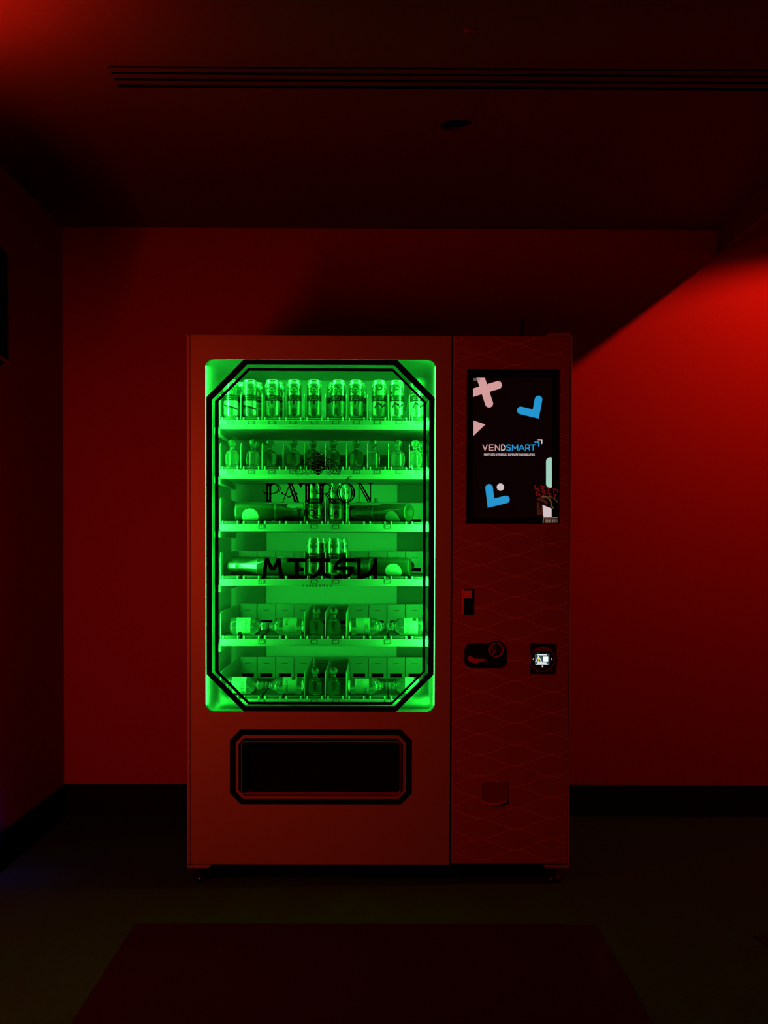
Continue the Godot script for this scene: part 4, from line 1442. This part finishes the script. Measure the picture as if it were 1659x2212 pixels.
func build_tray(k: int):
	var y0: float = ROWS[k][0]
	var y1: float = ROWS[k][1]
	var r := rect(DIV[0], y0, DIV[10] + 1.0, y1, TF)
	var d := r.end.y + 0.010
	deck.append(d)
	var lo := r.position.y
	var t := thing("product_tray", Vector3(r.get_center().x, lo - 0.006, TF - TD / 2), "%s of the six product trays inside the machine, tagged from %03d" % [ORDINAL[k], k * 10 + 1], "tray", "product trays")
	var xa := r.position.x
	var xb := r.end.x
	var st := S()
	box(st, Vector3(xa, lo, TF - 0.008), Vector3(xb, r.end.y, TF), 0.001)
	obj("price_rail", st, M.rail_white, t)
	# pan under the belts, with a folded lip below the rail
	var pan := S()
	box(pan, Vector3(xa, lo - 0.006, TF - TD), Vector3(xb, lo + 0.003, TF - 0.010))
	obj("pan", pan, M.tray_steel, t)
	if k < 2:
		var lp := S()
		quad(lp, Vector3(xa, lo - 0.013, TF - 0.022), Vector3(xb, lo - 0.013, TF - 0.022), Vector3(xb, lo, TF - 0.004), Vector3(xa, lo, TF - 0.004))
		quad(lp, Vector3(xb, lo - 0.013, TF - 0.022), Vector3(xa, lo - 0.013, TF - 0.022), Vector3(xa, lo - 0.005, TF - 0.045), Vector3(xb, lo - 0.005, TF - 0.045))
		obj("front_lip", lp, M.rail_white, t)
	for x in [xa - 0.022, xb + 0.004]:
		var sr := S()
		box(sr, Vector3(x, lo - 0.030, TF - 0.50), Vector3(x + 0.020, lo - 0.006, TF - 0.03), 0.002)
		var rail := obj("slide_rail", sr, M.tray_steel, t)
		var tb := S()
		box(tb, Vector3(x + 0.010, lo - 0.016, TF - 0.03), Vector3(x + 0.018, lo - 0.009, TF - 0.014), 0.001)
		obj("stop_tab", tb, M.clip_white, rail)
	# belts with their clips, one per column
	var belt := S()
	var w := (xb - xa) / 10.0
	lathe(belt, [Vector2(0.0, -w / 2 + 0.004), Vector2(0.0065, -w / 2 + 0.004), Vector2(0.0065, w / 2 - 0.004), Vector2(0.0, w / 2 - 0.004)], 14, 0, TAU, Transform3D(Basis(Vector3.BACK, PI / 2), Vector3(0, -0.0065, -0.006)))
	box(belt, Vector3(-w / 2 + 0.004, -0.012, -TD + 0.03), Vector3(w / 2 - 0.004, 0.0, -0.006))
	var bm := belt.commit()
	var clip := S()
	box(clip, Vector3(-0.0022, -0.010, -0.002), Vector3(0.0022, 0.0015, 0.003), 0.0006)
	var cm := clip.commit()
	var plate := S()
	box(plate, Vector3(-w / 2 + 0.0012, 0.0, -0.006), Vector3(w / 2 - 0.0012, 0.086, 0.0), 0.0012)
	var pm := plate.commit()
	var slot := S()
	box(slot, Vector3(-w * 0.33, 0.004, -0.002), Vector3(w * 0.33, 0.020, 0.0006))
	box(slot, Vector3(-w * 0.16, 0.060, -0.002), Vector3(w * 0.16, 0.0615, 0.0006))
	var sm := slot.commit()
	for i in 10:
		var x := xa + w * (i + 0.5)
		var b := obj("belt", bm, M.belt_dark, t)
		b.position += Vector3(x, d, TF - 0.008)
		for s in [-0.36, 0.34]:
			var c := obj("clip", cm, M.clip_white, b, true)
			c.position = Vector3(w * s, -0.001, 0.002)
		var p := obj("motor_plate", pm, M.tray_steel, t)
		p.position += Vector3(x, d, TF - TD)
		var q := obj("motor_slot", sm, M.matt_black, p, true)
	# clear dividers with a rounded front corner
	var dv := S()
	var prof := PackedVector2Array([Vector2(0, -0.008), Vector2(0, 0.070)])
	for i in 7:
		var a := PI / 2 * i / 6.0
		prof.append(Vector2(0.026 - 0.026 * cos(a), 0.066 + 0.018 * sin(a)))
	prof.append_array(PackedVector2Array([Vector2(TD - 0.02, 0.086), Vector2(TD - 0.02, -0.008)]))
	var rot := Basis(Vector3.UP, PI / 2)
	var tmp := S()
	prism(tmp, prof, -0.001, 0.001)
	var dm := tmp.commit()
	for i in 11:
		if k >= 2 and i in [1, 2, 3, 7, 8, 9]:
			continue
		var o := obj("divider", dm, M.divider_clear, t)
		o.transform = Transform3D(rot, o.position + Vector3(xa + w * i + (0.001 if i == 0 else 0.0), d, TF - 0.004))
	# number tags
	var tags := []
	if k < 2:
		var xs := [498.0, 543.0, 587.5, 633.0, 679.0, 725.0, 770.5, 815.0, 862.0, 905.0]
		for i in 10:
			tags.append([xs[i], k * 10 + i + 1])
	else:
		for e in [[566.0, 1], [678.5, 5], [725.0, 6], [837.5, 7]]:
			tags.append([e[0], k * 10 + e[1]])
	for e in tags:
		var q := rect(e[0] - 7.6, y0 + 0.8, e[0] + 7.6, y1 - 1.8, TF)
		var s := S()
		box(s, Vector3(q.position.x, q.position.y, TF - 0.0005), Vector3(q.end.x, q.end.y, TF + 0.0008))
		var tg := obj("price_tag", s, M.tag_grey, t)
		text("number", "%03d" % e[1], sans_bold, rect(e[0] - 4.9, y0 + 2.3, e[0] + 4.9, y1 - 3.2, TF), TF + 0.0008, M.tag_ink, tg, 0.0003)

# ------------------------------------------------------------------ the other fittings
func fittings():
	advert()
	# loudspeaker on the left wall, cut by the left edge of the picture
	var zc := 0.374
	var xf := -1.150
	var top := P(21, 549, zc).y
	var bot := P(22, 786, zc).y
	var sp := thing("wall_speaker", Vector3(XL, bot, zc + 0.2), "black grille-fronted speaker hung on the left wall, catching green light along its lower rim", "speaker")
	var st := S()
	var pl := PackedVector2Array()           # seen from above: back on the wall, bowed front
	for p in [[XL, -zc], [XL, -zc - 0.42], [xf, -zc - 0.40], [xf + 0.008, -zc - 0.30], [xf + 0.012, -zc - 0.20], [xf + 0.008, -zc - 0.08], [xf, -zc]]:
		pl.append(Vector2(p[0], p[1]))
	prism(st, pl, 0.0, top - bot, 0.003)
	var cab := obj("cabinet", st, M.matt_black, sp, true)
	cab.transform = Transform3D(Basis(Vector3.RIGHT, -PI / 2), Vector3(0, bot, 0) - sp.position)
	var gr := S()
	var pg := PackedVector2Array()
	for p in [[xf, -zc - 0.395], [xf + 0.008, -zc - 0.30], [xf + 0.012, -zc - 0.20], [xf + 0.008, -zc - 0.08], [xf, -zc - 0.005]]:
		pg.append(Vector2(p[0], p[1]))
	var n := 34
	for i in n:
		var ya := 0.012 + (top - bot - 0.03) * i / n
		for j in 4:
			var a := pg[j] + Vector2(0.001, 0)
			var b := pg[j + 1] + Vector2(0.001, 0)
			var o2 := Vector2(0.0022, 0)
			var c := Vector3(a.x, bot + ya, -a.y)
			var d := Vector3(b.x, bot + ya, -b.y)
			var hgt := Vector3(0, (top - bot - 0.03) / n * 0.6, 0)
			var out := Vector3(0.0022, hgt.y * 0.5, 0)
			quad(gr, c, d, d + out, c + out)
			quad(gr, c + out, d + out, d + hgt, c + hgt)
	tag(obj("grille", gr, M.matt_black, sp), "", "", "", "stuff")
	var rim := S()
	for j in 4:
		var a := pg[j]
		var b := pg[j + 1]
		var prev := []
		for i in 7:
			var ang := PI * i / 6.0
			var off := Vector3(sin(ang) * 0.006, -cos(ang) * 0.006 + 0.002, 0)
			var v := [Vector3(a.x, bot, -a.y) + off, Vector3(b.x, bot, -b.y) + off]
			if i: quad(rim, prev[0], prev[1], v[1], v[0])
			prev = v
	obj("lower_rim", rim, M.dark_steel, sp)
	var under := S()
	prism(under, PackedVector2Array([Vector2(XL, -zc - 0.01), Vector2(XL, -zc - 0.41), Vector2(xf - 0.02, -zc - 0.39), Vector2(xf - 0.004, -zc - 0.2), Vector2(xf - 0.02, -zc - 0.01)]), -0.012, 0.0)
	var ub := obj("foot_plate", under, M.matt_black, sp, true)
	ub.transform = Transform3D(Basis(Vector3.RIGHT, -PI / 2), Vector3(0, bot, 0) - sp.position)
	# unlit recessed downlight
	var dl := PY(987, 270, CEIL)
	var rd := thing("recessed_downlight", Vector3(dl.x, CEIL, dl.z), "unlit round recessed downlight, a black hole in the ceiling above the machine", "ceiling lamp")
	var xf2 := Transform3D(Basis(), Vector3(dl.x, CEIL, dl.z))
	var tr := S()
	lathe(tr, [Vector2(0.0535, 0.012), Vector2(0.0535, -0.001), Vector2(0.0555, -0.003), Vector2(0.0615, -0.0025), Vector2(0.063, 0.0)], 36, 0, TAU, xf2)
	obj("trim_ring", tr, M.painted_ceiling, rd)
	var cn := S()
	lathe(cn, [Vector2(0.0535, 0.012), Vector2(0.050, 0.085), Vector2(0.0, 0.09)], 36, 0, TAU, xf2)
	obj("black_can", cn, M.matt_black, rd)
	var bf := S()
	lathe(bf, [Vector2(0.030, 0.070), Vector2(0.032, 0.068), Vector2(0.0, 0.064)], 24, 0, TAU, xf2)
	obj("dead_lamp", bf, M.black_gloss, rd)
	# small round ceiling cap near the top edge of the picture
	var sc := PY(1016, 67, CEIL)
	var so := thing("sprinkler_cap", Vector3(sc.x, CEIL, sc.z), "small round sprinkler cover on the ceiling in front of the slot diffuser", "sprinkler")
	var xf3 := Transform3D(Basis(), Vector3(sc.x, CEIL, sc.z))
	var s1 := S()
	lathe(s1, [Vector2(0.0, -0.006), Vector2(0.013, -0.006), Vector2(0.017, -0.004), Vector2(0.0185, -0.001), Vector2(0.0185, 0.0)], 28, 0, TAU, xf3)
	obj("cover_plate", s1, M.cup_red, so)
	var s2 := S()
	lathe(s2, [Vector2(0.0, -0.0085), Vector2(0.005, -0.0085), Vector2(0.007, -0.006)], 16, 0, TAU, xf3)
	obj("centre_button", s2, M.painted_ceiling, so)
	# flush access hatch, of which only the near edge shows
	var h0 := PY(1120, 317, CEIL)
	var h1 := PY(1302, 316, CEIL)
	var hz := (h0.z + h1.z) / 2
	var ho := thing("access_hatch", Vector3((h0.x + h1.x) / 2, CEIL, hz - 0.14), "flush ceiling access hatch right of the downlight, seen as a thin lit edge", "hatch")
	var hp := S()
	box(hp, Vector3(h0.x, CEIL - 0.003, hz - 0.28), Vector3(h1.x, CEIL, hz), 0.001)
	obj("panel", hp, M.painted_ceiling, ho)
	var hk := S()
	lathe(hk, [Vector2(0, -0.0045), Vector2(0.006, -0.0045), Vector2(0.007, -0.003)], 16, 0, TAU, Transform3D(Basis(), Vector3((h0.x + h1.x) / 2, CEIL, hz - 0.25)))
	obj("latch", hk, M.dark_steel, ho)

# a lit advertising panel on the wall behind the camera; the touch screen mirrors its corner
func advert():
	var zw := 6.8
	var q := func(px: float, py: float) -> Vector2:      # where the mirrored sight line through that point of the screen meets the wall
		var m := P(px, py, 0.0052)
		var t := (zw - 0.02 - m.z) / (EYE.z - m.z)
		return Vector2(m.x + (m.x - EYE.x) * t, m.y + (m.y - EYE.y) * t)
	var a: Vector2 = q.call(1155, 1044)
	var b: Vector2 = q.call(1230, 1132)
	var o := thing("advert_panel", Vector3((a.x + b.x) / 2, b.y, zw), "lit black advertising panel with red lettering, mirrored in the corner of the touch screen", "sign")
	var st := S()
	var z1 := zw - 0.02
	box(st, Vector3(a.x, b.y, z1), Vector3(b.x, a.y, zw))
	obj("panel", st, M.matt_black, o)
	glow("sign_red", Vector3(1.0, 0.02, 0.02), 2.2)
	glow("sign_gold", Vector3(1.0, 0.50, 0.13), 1.6)
	glow("sign_brown", Vector3(0.40, 0.07, 0.03), 1.4)
	glow("sign_cream", Vector3(1.0, 0.85, 0.62), 3.2)
	glow("sign_dark_red", Vector3(0.30, 0.01, 0.01), 1.2)
	var jobs := [
		["lettering", "sign_red", 1.6, [[[1155.5, 1048, 1157, 1058, 1162, 1054, 1164, 1064], [1167, 1050, 1176, 1051, 1170, 1056, 1178, 1060, 1169, 1062], [1179, 1052, 1190, 1055], [1184, 1054, 1185, 1063], [1194, 1056, 1202, 1058], [1197, 1058, 1196, 1065], [1204, 1057, 1205, 1065], [1158, 1061, 1160, 1071, 1165, 1066, 1167, 1073], [1171, 1063, 1178, 1065, 1172, 1070, 1180, 1072], [1182, 1065, 1191, 1068], [1187, 1068, 1188, 1073], [1196, 1068, 1202, 1070], [1199, 1070, 1198, 1076]]]],
		["gold_sweep", "sign_gold", 2.2, [[[1170, 1074, 1178, 1073, 1186, 1077, 1190, 1084, 1191, 1092, 1195, 1098]]]], ["gold_sweep", "sign_gold", 1.0, [[[1183, 1072, 1192, 1074, 1200, 1079, 1205, 1086]]]],
		["brown_form", "sign_brown", 6.0, [[[1160, 1078, 1172, 1080, 1182, 1088], [1162, 1086, 1164, 1112], [1172, 1090, 1170, 1112]]]],
		["base_strip", "sign_dark_red", 12.0, [[[1174, 1125, 1210, 1125]]]], ["strip_edge", "sign_cream", 1.0, [[[1173, 1130, 1174.5, 1118.5, 1206, 1118]]]],
		["strip_mark", "sign_cream", 1.4, [[[1179, 1122, 1179.4, 1129], [1183, 1122, 1183.4, 1129], [1186.5, 1122, 1186.8, 1129], [1189.5, 1122, 1189.6, 1129], [1194, 1122, 1194, 1129], [1197.5, 1122, 1197.5, 1129], [1201, 1122, 1201, 1129], [1204.5, 1122, 1204.5, 1129]]]]]
	for j in jobs:
		for l in j[3][0]:
			var pts := PackedVector2Array()
			for i in range(0, l.size(), 2):
				pts.append(Vector2(l[i], l[i + 1]))
			for poly in Geometry2D.offset_polyline(pts, j[2] / 2, Geometry2D.JOIN_ROUND, Geometry2D.END_BUTT):
				var w := PackedVector2Array()
				for p in poly:
					var v: Vector2 = q.call(p.x, p.y)
					w.append(v)
				var s := S()
				prism(s, w, z1 - (0.004 if j[0] == "strip_mark" else 0.002), z1)
				obj(j[0], s, M[j[1]], o)
